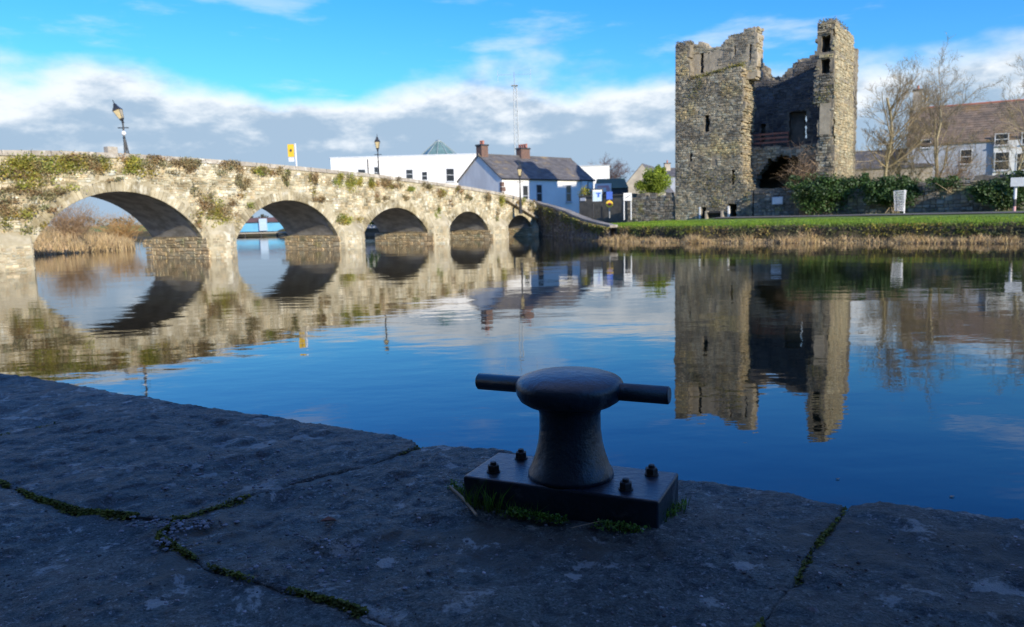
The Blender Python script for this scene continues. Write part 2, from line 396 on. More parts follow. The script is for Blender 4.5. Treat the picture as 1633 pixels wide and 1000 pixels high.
def leaf_blob(mb, c, R, n, size, rng, tv=.3, base=(1, 1, 1), clumps=14, shell=.55, floor=None):
    """leaves in clumps spread through an ellipsoid"""
    c = Vector(c); cs = []
    for k in range(clumps):
        while True:
            d = V(rng.uniform(-1, 1), rng.uniform(-1, 1), rng.uniform(-1, 1))
            if .05 < d.length < 1: break
        d = d.normalized() * (shell + (1 - shell) * rng.random())
        cs.append((V(d.x * R[0], d.y * R[1], d.z * R[2]) * .78, rng.uniform(.3, .5), rng.uniform(1 - tv, 1 + tv)))
    for i in range(n):
        o, r, t = rng.choice(cs)
        while True:
            d = V(rng.uniform(-1, 1), rng.uniform(-1, 1), rng.uniform(-1, 1))
            if d.length < 1: break
        p = c + o + V(d.x * R[0], d.y * R[1], d.z * R[2]) * r
        if floor is not None and p.z < floor: continue
        k = t * rng.uniform(.75, 1.25)
        leaf(mb, p, size * rng.uniform(.6, 1.3), rng, (base[0] * k, base[1] * k, base[2] * k))

def blade(mb, p, h, w, rng, lean=.25, tint=(1, 1, 1)):
    t = rng.uniform(0, 6.283); s = V(math.cos(t), math.sin(t), 0) * (w / 2)
    l = V(rng.gauss(0, 1), rng.gauss(0, 1), 0) * (lean * h)
    m = p + V(0, 0, h * .55) + l * .35; q = p + V(0, 0, h) + l
    mb.add([p - s, p + s, m + s * .8, m - s * .8, q], [(0, 1, 2, 3), (3, 2, 4)], tint)

def grow(mbt, mbc, p, d, length, r, level, rng, up, maxl, nseg=4, kids=(3, 5), ang=(.5, .95), ratio=.6, rmin=.008):
    mb = mbt if level < 1 else mbc
    sl_ = length / nseg; pts = [p.copy()]
    for i in range(nseg):
        d = (d + V(rng.gauss(0, .12), rng.gauss(0, .12), rng.gauss(0, .09) + up)).normalized()
        q = p + d * sl_; r2 = max(rmin * .6, r * (1 - .62 / nseg))
        mb.tube(p, q, r, r2, 7 if level == 0 else (5 if level == 1 else 3), cap=False)
        if level < maxl and (i >= 1 or level > 0):
            for k in range(rng.randint(*kids) if i == nseg - 1 else rng.randint(1, 3)):
                a = rng.uniform(*ang); ax = d.orthogonal().normalized(); ax = Matrix.Rotation(rng.uniform(0, 6.283), 3, d) @ ax
                nd = (d * math.cos(a) + ax * math.sin(a)).normalized()
                s = p + (q - p) * rng.uniform(.2, 1)
                grow(mbt, mbc, s, nd, length * ratio * rng.uniform(.65, 1.1) * (1 - .25 * i / nseg), max(rmin, r2 * rng.uniform(.45, .65)), level + 1, rng, up, maxl, 4 if level < 1 else 3, kids, ang, ratio, rmin)
        p = q; r = r2

def bare_tree(name, label, base, height, seed, group, trunk_r=.16, up=.10, maxl=4, ang=(.45, .9), ratio=.55, mats=('bark', 'twig'), lean=(0, 0), kids=(2, 3)):
    rng = random.Random(seed); o = thing(name, label, 'tree', base, group)
    a, b_ = MB(), MB()
    grow(a, b_, Vector(base) - V(0, 0, .3), V(lean[0], lean[1], 1).normalized(), height, trunk_r, 0, rng, up, maxl, 7, kids, ang, ratio)
    a.build('trunk', M[mats[0]], o, smooth=True); b_.build('crown', M[mats[1]], o)
    return o

def twig_bush(name, label, c, R, n, seed, m, group=None, droop=0.0):
    rng = random.Random(seed); o = thing(name, label, 'shrub', c, group); mb = MB(); c = Vector(c)
    for i in range(n):
        t = rng.uniform(0, 6.283); sp = rng.random() ** .6
        q = V(math.cos(t) * R[0] * sp, math.sin(t) * R[1] * sp, R[2] * rng.uniform(.45, 1) * (1 - .35 * sp * sp))
        p = c + V(rng.gauss(0, .12) * R[0], rng.gauss(0, .12) * R[1], -.1); prev = p; r = rng.uniform(.012, .026)
        for k in range(1, 5):
            f = k / 4; w = p + V((c + q - p).x * f, (c + q - p).y * f, (c + q - p).z * (f ** .75)) + V(rng.gauss(0, .06), rng.gauss(0, .06), rng.gauss(0, .06)) * R[2] * .5
            mb.tube(prev, w, r, r * .8, 3, cap=False)
            if k > 1:
                for j in range(3):
                    s = w + V(rng.gauss(0, .22), rng.gauss(0, .22), rng.gauss(.1, .2)) * R[2] * .45
                    mb.tube(w, s, r * .6, r * .3, 3, cap=False)
            prev = w; r *= .8
    mb.build('branches', M[m], o); return o

# ------------------------------------------------------------------ water and land
mb = MB(); mb.quad(V(-900, -60, 0), V(500, -60, 0), V(500, 320, 0), V(-900, 320, 0)); struct('water', mb, M['river_water'])

BE = V(.82, -.572, 0).normalized(); BB = V(.572, .82, 0).normalized()      # along / inland of the castle bank
shore = [((160, -62), BB), ((60, 10), BB), ((25.2, 37.8), BB), ((20.2, 42.2), BB), ((14.5, 46.2), BB), ((10.5, 49.0), V(.62, .78, 0)), ((8.2, 52.5), V(.75, .66, 0)), ((6.6, 57.0), V(.9, .43, 0)),
         ((6.0, 61.0), V(.95, .3, 0)), ((5.2, 66.0), V(.95, .3, 0)), ((3.8, 72.0), V(.85, .52, 0)), ((4.5, 80), V(.6, .8, 0)), ((-8, 97), V(.4, .92, 0)), ((-33, 112), V(.2, .98, 0)), ((-90, 134), V(.1, 1, 0)), ((-420, 200), V(0, 1, 0))]
def dense(sh, step):
    out = []
    for i in range(len(sh) - 1):
        (a, da), (b_, db) = sh[i], sh[i + 1]; a = V(*a, 0); b_ = V(*b_, 0); L_ = (b_ - a).length
        n = max(1, int(L_ / step)) if L_ < 60 else max(1, int(L_ / 8))
        for k in range(n): f = k / n; out.append((a.lerp(b_, f), da.lerp(db, f).normalized()))
    out.append((V(*sh[-1][0], 0), sh[-1][1])); return out
SH = dense(shore, 1.0)
ROWS = [(-.4, -.6), (0, -.03), (.45, .10), (1.1, .22), (1.42, .75), (1.75, 1.02), (3, 1.10), (6, 1.22), (9, 1.36), (13, 1.52), (22, 1.62), (45, 1.7), (140, 1.8), (2600, 3)]
def land(name, sh, rows, split, mA, mB):
    a, b_ = MB(), MB()
    grid = []
    for (p, d) in sh:
        row = []
        for (o, z) in rows:
            j = mnoise.noise(V(p.x * .6, p.y * .6, o)) * (.28 if 0 < o < 3 else 0)
            row.append(p + d * (o + j) + V(0, 0, z + (mnoise.noise(V(p.x * .5, p.y * .5, o * 2)) * .05 if o > .2 else 0)))
        grid.append(row)
    for i in range(len(grid) - 1):
        for j in range(len(rows) - 1):
            (a if j < split else b_).quad(grid[i][j], grid[i + 1][j], grid[i + 1][j + 1], grid[i][j + 1])
    struct(name + '_slope', a, mA, smooth=False); struct(name, b_, mB)
land('riverbank', SH, ROWS, 5, M['bank_soil'], M['grass_ground'])
lshore = [((-420, 170), V(-.1, -1, 0)), ((-110, 112), V(-.3, -.95, 0)), ((-52, 86), V(-.6, -.8, 0)), ((-35.5, 71), V(-.95, -.3, 0)), ((-31.6, 64.5), V(-1, 0, 0)), ((-33.4, 58), V(-1, 0, 0)), ((-36.5, 50), V(-.95, .3, 0)), ((-40, 38), V(-1, .1, 0)), ((-46, 10), V(-1, 0, 0)), ((-60, -60), V(-1, 0, 0))]
LROWS = [(-.4, -.6), (0, -.03), (.6, .18), (1.6, .5), (3, .9), (6, 1.3), (12, 1.5), (40, 1.6), (1500, 2.5)]
land('far_bank', dense(lshore, 1.0), LROWS, 4, M['bank_soil'], M['field'])

# grit road in front of the castle
mb = MB(); seg = [q for q in SH if q[0].x > 8 and q[0].x < 70]
def lz(o):
    for i in range(len(ROWS) - 1):
        if ROWS[i][0] <= o <= ROWS[i + 1][0]:
            f = (o - ROWS[i][0]) / (ROWS[i + 1][0] - ROWS[i][0]); return ROWS[i][1] * (1 - f) + ROWS[i + 1][1] * f
for i in range(len(seg) - 1):
    r = []
    for (p, d) in (seg[i], seg[i + 1]): r.append((p + d * 9.3 + V(0, 0, lz(9.3) + .06), p + d * 10.9 + V(0, 0, lz(10.9) + .075)))
    mb.quad(r[0][0], r[1][0], r[1][1], r[0][1])
struct('road', mb, M['road_grit'])

# grass, reeds, hanging weeds on the castle bank
rng = random.Random(3); mb = MB()
vis = [q for q in SH if 5.5 < q[0].x < 34 and q[0].y < 64]
for i in range(34000):
    k = rng.randrange(len(vis)); p, d = vis[k]; o = 1.55 + 5.6 * rng.random() ** 1.4
    q = p + d * o + BE * rng.uniform(-.6, .6)
    k2 = rng.uniform(.7, 1.35) * (1 + .35 * mnoise.noise(q * .35))
    blade(mb, V(q.x, q.y, lz(o) - .02), rng.uniform(.05, .14) * (1.7 if o < 2.0 else 1), .03, rng, .35, (k2 * rng.uniform(.9, 1.25), k2, k2 * .9))
tag(mb.build('grass', M['grass_blade'], tints=True), 'short bright green grass covering the far bank in front of the castle', 'grass', kind='stuff')
mb = MB()
for i in range(15000):
    p, d = vis[rng.randrange(len(vis))]; dens = mnoise.noise(V(p.x * .55, p.y * .55, 0)) * .9 + .5
    if rng.random() > dens + .25: continue
    right = max(0, min(1, (p.x - 15) / 6))
    if rng.random() < right * .45 * (1.4 - dens): continue
    o = -.25 + 1.25 * rng.random(); q = p + d * o + BE * rng.uniform(-.6, .6)
    cl = .35 + 1.5 * max(0, mnoise.noise(V(q.x * .9, q.y * .9, 4)) + .2)
    k = rng.uniform(.65, 1.25)
    blade(mb, V(q.x, q.y, max(-.05, o * .15)), rng.uniform(.12, .46) * cl, .03, rng, rng.choice((.3, .5, .9)), (k, k * rng.uniform(.9, 1.02), k * rng.uniform(.8, 1)))
tag(mb.build('reed_fringe', M['reed'], tints=True), 'dry tan reeds fringing the waterline below the grassy bank', 'reeds', kind='stuff')
mb = MB()
for i in range(9000):
    p, d = vis[rng.randrange(len(vis))]; q = p + d * (1.28 + .25 * rng.random()) + BE * rng.uniform(-.6, .6); z = .3 + .75 * rng.random()
    cl = mnoise.noise(V(q.x * .8, q.y * .8, 9)); 
    k = rng.uniform(.5, 1.1) * (.75 + .5 * cl)
    leaf(mb, V(q.x, q.y, z) - d * rng.uniform(0, .25), rng.uniform(.03, .09), rng, (k * (1.1 if cl > .1 else .8), k, k * .9))
tag(mb.build('bank_weeds', M['ivy'], tints=True), 'dark trailing weeds hanging over the cut edge of the bank', 'weeds', kind='stuff')

# reeds, brown willow scrub and a green patch on the left bank beyond the bridge
mb = MB(); rng = random.Random(11); lv = [q for q in dense(lshore, .6) if 46 < q[0].y < 84]
for i in range(15000):
    p, d = lv[rng.randrange(len(lv))]; o = rng.random() ** 1.3 * 7; q = p + d * o + V(rng.uniform(-.5, .5), rng.uniform(-.5, .5), 0); k = rng.uniform(.6, 1.25)
    z = [r for r in LROWS if r[0] <= o][-1][1]
    blade(mb, V(q.x, q.y, z), rng.uniform(.4, 1.15), .05, rng, .35, (k, k * rng.uniform(.92, 1.02), k * .95))
tag(mb.build('reed_bed', M['reed'], tints=True), 'pale dry reed bed on the bank seen through the largest arch', 'reeds', kind='stuff')

# ------------------------------------------------------------------ quay
QZ = 1.15
def qp(x, y): p = on_z(x, y, QZ); return (p.x, p.y)
edge_px = [(-400, 533), (-150, 573), (0, 595), (100, 605), (165, 621), (285, 640), (380, 654), (500, 668), (600, 688), (655, 699), (672, 713), (700, 710), (800, 716), (900, 734), (1000, 750), (1090, 762), (1200, 773), (1290, 792), (1350, 806), (1400, 800), (1500, 812), (1633, 828), (1950, 868)]
jA = [(285, 640), (90, 676), (0, 695), (-140, 717)]
jB = [(672, 713), (600, 737), (400, 790), (330, 815), (290, 827)]
jC = [(290, 827), (130, 815), (60, 795), (0, 769), (-140, 717)]
jD = [(290, 827), (252, 853), (330, 903), (450, 937), (560, 967), (640, 1005), (800, 1250)]
jE = [(1350, 806), (1343, 822), (1302, 870), (1268, 930), (1210, 1000), (1100, 1250)]
def cut(a, b_): i = edge_px.index(a); j = edge_px.index(b_); return edge_px[i:j + 1]
slabs = [cut((-400, 533), (285, 640)) + jA[1:] + [(-420, 690)],
         cut((285, 640), (672, 713)) + jB[1:] + jC[1:] + jA[::-1][1:-1],
         jC[::-1] + jD[1:] + [(-900, 1250), (-700, 800), (-420, 690)],
         cut((672, 713), (1350, 806)) + jE[1:] + [(800, 1250)] + jD[::-1][1:-1] + jB[::-1][:-1],
         cut((1350, 806), (1950, 868)) + [(2150, 1250)] + jE[::-1][:-1]]
def seg_near(p, poly):
    best = 1e9; bp = p
    for i in range(len(poly)):
        ax, ay = poly[i]; bx, by = poly[(i + 1) % len(poly)]; dx, dy = bx - ax, by - ay
        t = max(0, min(1, ((p[0] - ax) * dx + (p[1] - ay) * dy) / (dx * dx + dy * dy + 1e-12))); qx, qy = ax + t * dx, ay + t * dy
        dd = (p[0] - qx) ** 2 + (p[1] - qy) ** 2
        if dd < best: best = dd; bp = (qx, qy)
    return math.sqrt(best), bp
def inpoly(p, poly):
    r = False; j = len(poly) - 1
    for i in range(len(poly)):
        if (poly[i][1] > p[1]) != (poly[j][1] > p[1]) and p[0] < (poly[j][0] - poly[i][0]) * (p[1] - poly[i][1]) / (poly[j][1] - poly[i][1]) + poly[i][0]: r = not r
        j = i
    return r
QE = V(.87, -.49, 0).normalized(); QN = V(.49, .87, 0).normalized(); Q0 = V(0.0, 2.74, 0)       # along the quay edge, towards the river
mb = MB()
def qpt(s, t, z): p = Q0 + QE * s + QN * t; return V(p.x, p.y, z)
mb.obox(qpt(-60, -40, -2), QE * 120, QN * 39.85, V(0, 0, QZ - .07 + 2))
quay = struct('quay', mb, M['quay_stone'])
EDGE = [qp(*q) for q in edge_px]
def poly_edge(p):
    for (a, b_) in zip(EDGE, EDGE[1:]):
        dx, dy = b_[0] - a[0], b_[1] - a[1]; t = max(0, min(1, ((p[0] - a[0]) * dx + (p[1] - a[1]) * dy) / (dx * dx + dy * dy)))
        if (p[0] - a[0] - t * dx) ** 2 + (p[1] - a[1] - t * dy) ** 2 < .05 ** 2: return True
    return False
def slab_mesh(poly_px, step, lift, seed):
    poly = []
    pp = [qp(*q) for q in poly_px]
    for i in range(len(pp)):                       # worn, slightly wavering outline
        a, b_ = pp[i], pp[(i + 1) % len(pp)]; L_ = math.hypot(b_[0] - a[0], b_[1] - a[1]); n = max(1, int(L_ / .05))
        for k in range(n):
            f = k / n; x = a[0] + (b_[0] - a[0]) * f; y = a[1] + (b_[1] - a[1]) * f
            w = .012 * mnoise.noise(V(x * 5, y * 5, 1.7)) + .006 * mnoise.noise(V(x * 17, y * 17, 3.7))
            poly.append((x + w, y + w))
    xs = [p[0] for p in poly]; ys = [p[1] for p in poly]
    x0, y0 = min(xs) - step, min(ys) - step; nx = int((max(xs) - x0) / step) + 2; ny = int((max(ys) - y0) / step) + 2
    ins = [[inpoly((x0 + i * step, y0 + j * step), poly) for j in range(ny)] for i in range(nx)]
    bm = bmesh.new(); vm = {}
    def vert(i, j):
        if (i, j) in vm: return vm[(i, j)]
        p = (x0 + i * step, y0 + j * step); d, bp = seg_near(p, poly)
        if not ins[i][j]: p = bp; d = 0
        q = V(p[0], p[1], seed)
        z = QZ + lift + .012 * mnoise.fractal(V(p[0], p[1], 1.0) * 1.6, 1.0, 2.0, 4) + .0075 * mnoise.fractal(q * 9, .8, 2.0, 5) 
        tt = 3.2 * mnoise.fractal(q * 2.3 + V(5, 1, 0), .9, 2.0, 4); fl = math.floor(tt); fr_ = tt - fl; z += .0055 * min(1, d / .15) * (fl + min(1, max(0, (fr_ - .78) / .22)))
        pit = mnoise.noise(q * 7.5); z -= max(0, pit - .35) * .03
        er = .016
        if d < er: z -= (.034 if poly_edge(p) else .006) * (1 - math.sqrt(max(0, 1 - (1 - d / er) ** 2))) + .0
        vm[(i, j)] = bm.verts.new((p[0], p[1], z)); return vm[(i, j)]
    for i in range(nx - 1):
        for j in range(ny - 1):
            if ins[i][j] or ins[i + 1][j] or ins[i][j + 1] or ins[i + 1][j + 1]:
                try: bm.faces.new((vert(i, j), vert(i + 1, j), vert(i + 1, j + 1), vert(i, j + 1)))
                except ValueError: pass
    be = [e for e in bm.edges if e.is_boundary]
    r = bmesh.ops.extrude_edge_only(bm, edges=be)
    for v in r['geom']:
        if isinstance(v, bmesh.types.BMVert): v.co.z = QZ - .12
    for f in bm.faces: f.smooth = True
    bmesh.ops.recalc_face_normals(bm, faces=bm.faces)
    me = bpy.data.meshes.new('slab'); bm.to_mesh(me); bm.free(); me.materials.append(M['quay_stone'])
    o = bpy.data.objects.new('slab', me); COL.objects.link(o); o.parent = quay; return o
for i, (pl_, st) in enumerate(zip(slabs, (.03, .016, .02, .013, .016))):
    slab_mesh(pl_, st, (.002, .004, -.002, 0, .002)[i], 3.3 * i)
for side in (-1, 1):                              # edge stones farther along the quay, out of the picture
    s = -5.4 if side < 0 else 2.6
    for k in range(9):
        w = RNG.uniform(1.2, 2.0); m2 = MB(); a = s if side > 0 else s - w
        m2.obox(qpt(a + .01, -1.5, QZ - .3), QE * (w - .02), QN * 1.5, V(0, 0, .3 + RNG.uniform(-.01, .01))); m2.build('slab', M['quay_stone'], quay)
        s += w * side
mb = MB(); mb.obox(qpt(-60, -40, QZ - .04), QE * 120, QN * 37.0, V(0, 0, .045)); struct('quay_paving', mb, M['quay_stone'])

# moss and crumbs in the joints
rng = random.Random(5); moss = MB()
def along(path, dens, wid, a=0.0, b_=1.0, h=(.003, .007), fn=None):
    pts = [V(*qp(*q), 0) for q in path]; L_ = [(pts[i + 1] - pts[i]).length for i in range(len(pts) - 1)]; T_ = sum(L_)
    for k in range(int(dens * T_ * (b_ - a))):
        s = (a + (b_ - a) * rng.random()) * T_; i = 0
        while i < len(L_) - 1 and s > L_[i]: s -= L_[i]; i += 1
        d = (pts[i + 1] - pts[i]).normalized(); p = pts[i] + d * s; nrm = V(-d.y, d.x, 0)
        f = .5 + mnoise.noise(p * 6)
        if rng.random() > (f - .36) * 2.0: continue
        w = wid * (.2 + 1.3 * max(0, f - .2)); q = p + nrm * rng.gauss(0, w * .5)
        k2 = rng.uniform(.6, 1.5)
        leaf(moss, V(q.x, q.y, QZ - .006 + .016 * rng.random() * max(.2, 1 - abs((q - p).length) / wid)), rng.uniform(*h), rng, (k2, k2, k2), up=2.2, asp=.8)
along(jC, 12000, .024, 0, .80); along(jD, 8000, .014, .02, .60); along(jB, 900, .02, 0, .25); along(jB, 2600, .022, .75, 1); along(jE, 2200, .014, .02, .8); along(jA, 900, .02, 0, 1)
tag(moss.build('joint_moss', M['joint_moss'], tints=True), 'olive green moss filling the joints between the dark quay slabs', 'moss', kind='stuff')
ico = []
def pebble(mb, p, r, rng, tint):
    b0 = bmesh_ico()
    s = (r * rng.uniform(.7, 1.3), r * rng.uniform(.7, 1.3), r * rng.uniform(.45, .8)); rot = Matrix.Rotation(rng.uniform(0, 6.28), 3, 'Z')
    mb.add([p + rot @ V(v.x * s[0] * rng.uniform(.85, 1.15), v.y * s[1], v.z * s[2] * rng.uniform(.8, 1.1)) for v in b0[0]], b0[1], tint)
_ic = []
def bmesh_ico():
    if not _ic:
        bm = bmesh.new(); bmesh.ops.create_icosphere(bm, subdivisions=1, radius=1)
        _ic.append(([v.co.copy() for v in bm.verts], [tuple(v.index for v in f.verts) for f in bm.faces])); bm.free()
    return _ic[0]
grit = MB()
for i in range(2600):
    x, y = rng.uniform(-100, 1700), 620 + 420 * rng.random()
    if y < 600 + .147 * x + 18: continue
    p = on_z(x, y, QZ); k = rng.choice((.5, .8, 1, 1.3, 2.6)) * rng.uniform(.7, 1.2)
    pebble(grit, V(p.x, p.y, QZ + .002), rng.choice((.0015, .002, .003, .003, .0045)) * rng.uniform(.7, 1.3), rng, (k, k, k * 1.06))
for (cx, cy, n, sx, sy) in ((285, 838, 110, 40, 6), (275, 865, 40, 20, 8), (400, 780, 60, 160, 14), (350, 745, 90, 120, 14), (520, 900, 80, 120, 30)):
    for k_ in range(n):
        p = on_z(rng.gauss(cx, sx), rng.gauss(cy, sy), QZ); k = rng.uniform(.8, 2.2)
        pebble(grit, V(p.x, p.y, QZ + .004), rng.uniform(.003, .008), rng, (k * .9, k, k * 1.15))
tag(grit.build('grit', M['pebble'], tints=True), 'small loose grit and stone chips scattered over the quay slabs', 'grit', kind='stuff')
for (x, y, r, k, lab) in ((1025, 848, .010, 4.5, 'small white stone chip beside the front corner of the bollard plate'), (1296, 978, .014, 1.1, 'rounded dark pebble in the right joint near the bottom of the picture'),
                          (1118, 868, .013, 1.0, 'flat bluish pebble lying right of the bollard plate'), (772, 915, .007, 3.8, 'tiny pale pebble on the slab below the bollard')):
    m2 = MB(); p = on_z(x, y, QZ); pebble(m2, V(0, 0, 0), r, rng, (k, k, k * 1.05)); o = m2.build('pebble', M['pebble'], tints=True); o.location = (p.x, p.y, QZ + r * .3); tag(o, lab, 'pebble')

# ------------------------------------------------------------------ mooring bollard
PC = V(.163, 2.208, 0); pe = V(.91, -.415, 0).normalized(); pn = V(.415, .91, 0).normalized()
bol = thing('mooring_bollard', 'dark blue-black iron mooring bollard with cross bar, bolted to the quay', 'bollard', (PC.x, PC.y, QZ))
def bev(o, w, seg=2):
    md = o.modifiers.new('bevel', 'BEVEL'); md.width = w; md.segments = seg; md.limit_method = 'ANGLE'; return o
def iron():
    m = mat('bollard_paint', (.006, .012, .022), (.018, .029, .042), 6, .30, .0035, 38, c3=(.11, .115, .12), c3scale=9, c3lo=.57, c3hi=.72, spec=.5)
    mat('bollard_rust', (.010, .012, .015), (.026, .02, .016), 22, .55, .002, 60)
iron()
PT = .083
mb = MB(); mb.obox(V(PC.x, PC.y, QZ - .01) - pe * .295 - pn * .128, pe * .590, pn * .250, V(0, 0, PT + .01)); bev(mb.build('base_plate', M['bollard_paint'], bol), .006)
prof = [(.128, PT - .002), (.126, PT + .012), (.116, PT + .030), (.104, PT + .065), (.0955, PT + .10), (.0905, PT + .140), (.090, PT + .188), (.095, PT + .206), (.108, PT + .215)]
mb = MB(); mb.lathe((PC.x, PC.y, QZ), prof, 48); mb.build('post', M['bollard_paint'], bol, smooth=True)
z0 = PT + .212
prof = [(.10, z0), (.128, z0 + .006), (.146, z0 + .018), (.156, z0 + .036), (.1585, z0 + .054), (.1575, z0 + .064), (.152, z0 + .074), (.143, z0 + .081), (.115, z0 + .091), (.08, z0 + .098), (.03, z0 + .1015), (.004, z0 + .102)]
mb = MB(); mb.lathe((PC.x, PC.y, QZ), prof, 56); mb.build('cap', M['bollard_paint'], bol, smooth=True)
ba = at_y(763, 614, 2.34); bb = at_y(1068, 630, 2.09)
bd = (bb - ba).normalized(); ba.z = bb.z = QZ + z0 + .048
mb = MB()
bn_ = 28; mb.tube(ba + bd * .004, bb - bd * .004, .0255, .0255, bn_); mb.tube(ba, ba + bd * .0041, .0215, .0255, bn_); mb.tube(bb - bd * .0041, bb, .0255, .0215, bn_)
o = mb.build('cross_bar', M['bollard_paint'], bol); o.data.polygons.foreach_set('use_smooth', [len(p.vertices) == 4 for p in o.data.polygons])
for (x, y) in ((787, 752), (831, 731), (998, 780), (1039, 757)):
    p = on_z(x, y, QZ + PT); m2 = MB(); z = QZ + PT
    m2.lathe((p.x, p.y, z), [(.021, 0), (.021, .003)], 20); nut = m2.build('bolt', M['bollard_rust'], bol)
    m3_ = MB(); m3_.lathe((p.x, p.y, z + .003), [(.0185, 0), (.0185, .016), (.0165, .019)], 6, rot=RNG.random()); m3_.build('nut', M['bollard_rust'], nut)
    m4 = MB(); m4.lathe((p.x, p.y, z + .022), [(.0095, 0), (.0095, .006), (.008, .009)], 12); m4.build('thread', M['bollard_rust'], nut)

rng = random.Random(21); mb = MB()
def tuft(x0, y0, x1, y1, n, h, w=.0035):
    a = on_z(x0, y0, QZ); b_ = on_z(x1, y1, QZ)
    for i in range(n):
        p = a.lerp(b_, rng.random()) + V(rng.gauss(0, .008), rng.gauss(-.008, .008), 0); k = rng.uniform(.6, 1.5)
        blade(mb, V(p.x, p.y, QZ - .005), rng.uniform(*h), w * rng.uniform(.6, 1.2), rng, .35, (k * rng.uniform(.9, 1.2), k, k * .8))
tuft(745, 806, 800, 815, 90, (.03, .10)); tuft(800, 815, 860, 825, 40, (.02, .06)); tuft(715, 775, 745, 792, 50, (.01, .04)); tuft(1040, 843, 1090, 800, 80, (.01, .05))
for (x0, y0, x1, y1, n) in ((810, 818, 905, 832, 420), (955, 838, 1020, 847, 260), (1040, 838, 1088, 805, 160), (720, 770, 745, 785, 80)):
    a = on_z(x0, y0, QZ); b_ = on_z(x1, y1, QZ)
    for i in range(n):
        p = a.lerp(b_, rng.random()) + V(rng.gauss(0, .01), rng.gauss(-.012, .01), 0); k = rng.uniform(.6, 1.5)
        leaf(mb, V(p.x, p.y, QZ + rng.random() * .02), rng.uniform(.003, .007), rng, (k, k, k * .8), up=.5, asp=.7)
tag(mb.build('bollard_weeds', M['young_grass'], tints=True), 'grass blades and small weeds growing round the bollard plate', 'grass', kind='stuff')
mb = MB(); a = on_z(718, 776, QZ + .012); b_ = on_z(760, 822, QZ + .006); mid = (a + b_) / 2 + V(.004, 0, .002)
mb.tube(a, mid, .0042, .0046, 8); mb.tube(mid, b_, .0046, .0038, 8)
tag(mb.build('twig', M['stick']), 'short pale broken twig leaning at the left end of the bollard plate', 'twig')
mb = MB(); a = on_z(912, 842, QZ + .006); b_ = on_z(958, 831, QZ + .01); mb.tube(a, b_, .0018, .0014, 6); tag(mb.build('twig', M['stick']), 'thin dry stalk lying in front of the bollard plate', 'twig')
mb = MB(); p = on_z(522, 830, QZ + .008)
mb.add([p + V(-.02, 0, 0), p + V(0, -.012, .006), p + V(.025, 0, .003), p + V(0, .012, .008)], [(0, 1, 2, 3)]); mb.prism([p + V(-.02, 0, -.003), p + V(0, -.012, .002), p + V(.025, 0, -.001), p + V(0, .012, .004)], V(0, 0, .002))
tag(mb.build('dead_leaf', M['timber']), 'curled brown dead leaf on the middle slab left of the bollard', 'leaf')

# quayside building behind the camera: it throws the foreground into shade
qb = thing('quayside_building', 'long stone quayside building standing behind the viewpoint', 'building', qpt(14, -9, QZ))
mb = MB(); mb.obox(qpt(-16, -14.5, QZ), QE * 66, QN * 9.0, V(0, 0, 10.5)); mb.build('wall', M['wall_stone'], qb, tints=True)
mb = MB(); mb.prism([qpt(-16.3, -14.9, QZ + 10.5), qpt(-16.3, -5.1, QZ + 10.5), qpt(-16.3, -10, QZ + 14)], QE * 66.6); mb.build('roof', M['slate'], qb, normals=True, tints=True)
for k in range(10):
    for z in (1.2, 4.4, 7.6):
        m2 = MB(); m2.obox(qpt(-13 + k * 6, -5.49, QZ + z), QE * 1.1, QN * .04, V(0, 0, 1.5)); m2.build('window', M['dark_pane'], qb)

# ------------------------------------------------------------------ stone bridge
BA = on_z(57, 430, 0); _b2 = on_z(780, 382, 0); BD = (_b2 - BA).normalized(); BN = V(BD.y, -BD.x, 0)   # along the bridge, outward (downstream)
BW = 5.2
def bp(s, t, z): return V(BA.x + BD.x * s - BN.x * t, BA.y + BD.y * s - BN.y * t, z)                     # t = depth behind the near face
TOP = [(-30, 5.2), (-14, 5.5), (-1, 5.61), (1.8, 5.72), (4.9, 5.75), (9.3, 5.69), (12.6, 5.62), (15.9, 5.52), (19.1, 5.39), (23.2, 5.22), (28.6, 4.86), (33.7, 4.51), (38.6, 4.05), (44.0, 3.33), (46, 3.0)]
def top(s):
    for (a, za), (b_, zb) in zip(TOP, TOP[1:]):
        if a <= s <= b_: return za + (zb - za) * (s - a) / (b_ - a)
    return TOP[-1][1]
ARCH = [(0.0, 9.0, 1.25, 3.77), (11.2, 19.26, 1.0, 3.34), (21.62, 28.55, .95, 2.81), (30.93, 36.5, .85, 2.45), (39.2, 43.35, .8, 2.05)]
def arch_z(s, grow_=0.0):
    for (a, b_, zs, zc) in ARCH:
        hw = (b_ - a) / 2; rise = zc - zs; R_ = (hw * hw + rise * rise) / (2 * rise); x = s - (a + b_) / 2; cz = zc - R_
        if grow_ == 0:
            if a < s < b_: return cz + math.sqrt(R_ * R_ - x * x)
        else:
            R2 = R_ + grow_
            if abs(x) < R2:
                z = cz + math.sqrt(R2 * R2 - x * x)
                if z > zs - .15 and abs(x) < hw + grow_ * .95: return z
    return None
bridge = thing('stone_bridge', 'old pale stone bridge with five shallow arches across the river', 'bridge', bp(22, 2.6, 0))
S0, S1 = -30.0, 44.6
ss = []
s = S0
while s < S1: ss.append(s); s += .15 if s > -2 else 1.0
for (a, b_, zs, zc) in ARCH: ss += [a - 1e-3, a + 1e-3, b_ - 1e-3, b_ + 1e-3]
ss = sorted(ss + [S1])
core, soff = MB(), MB()
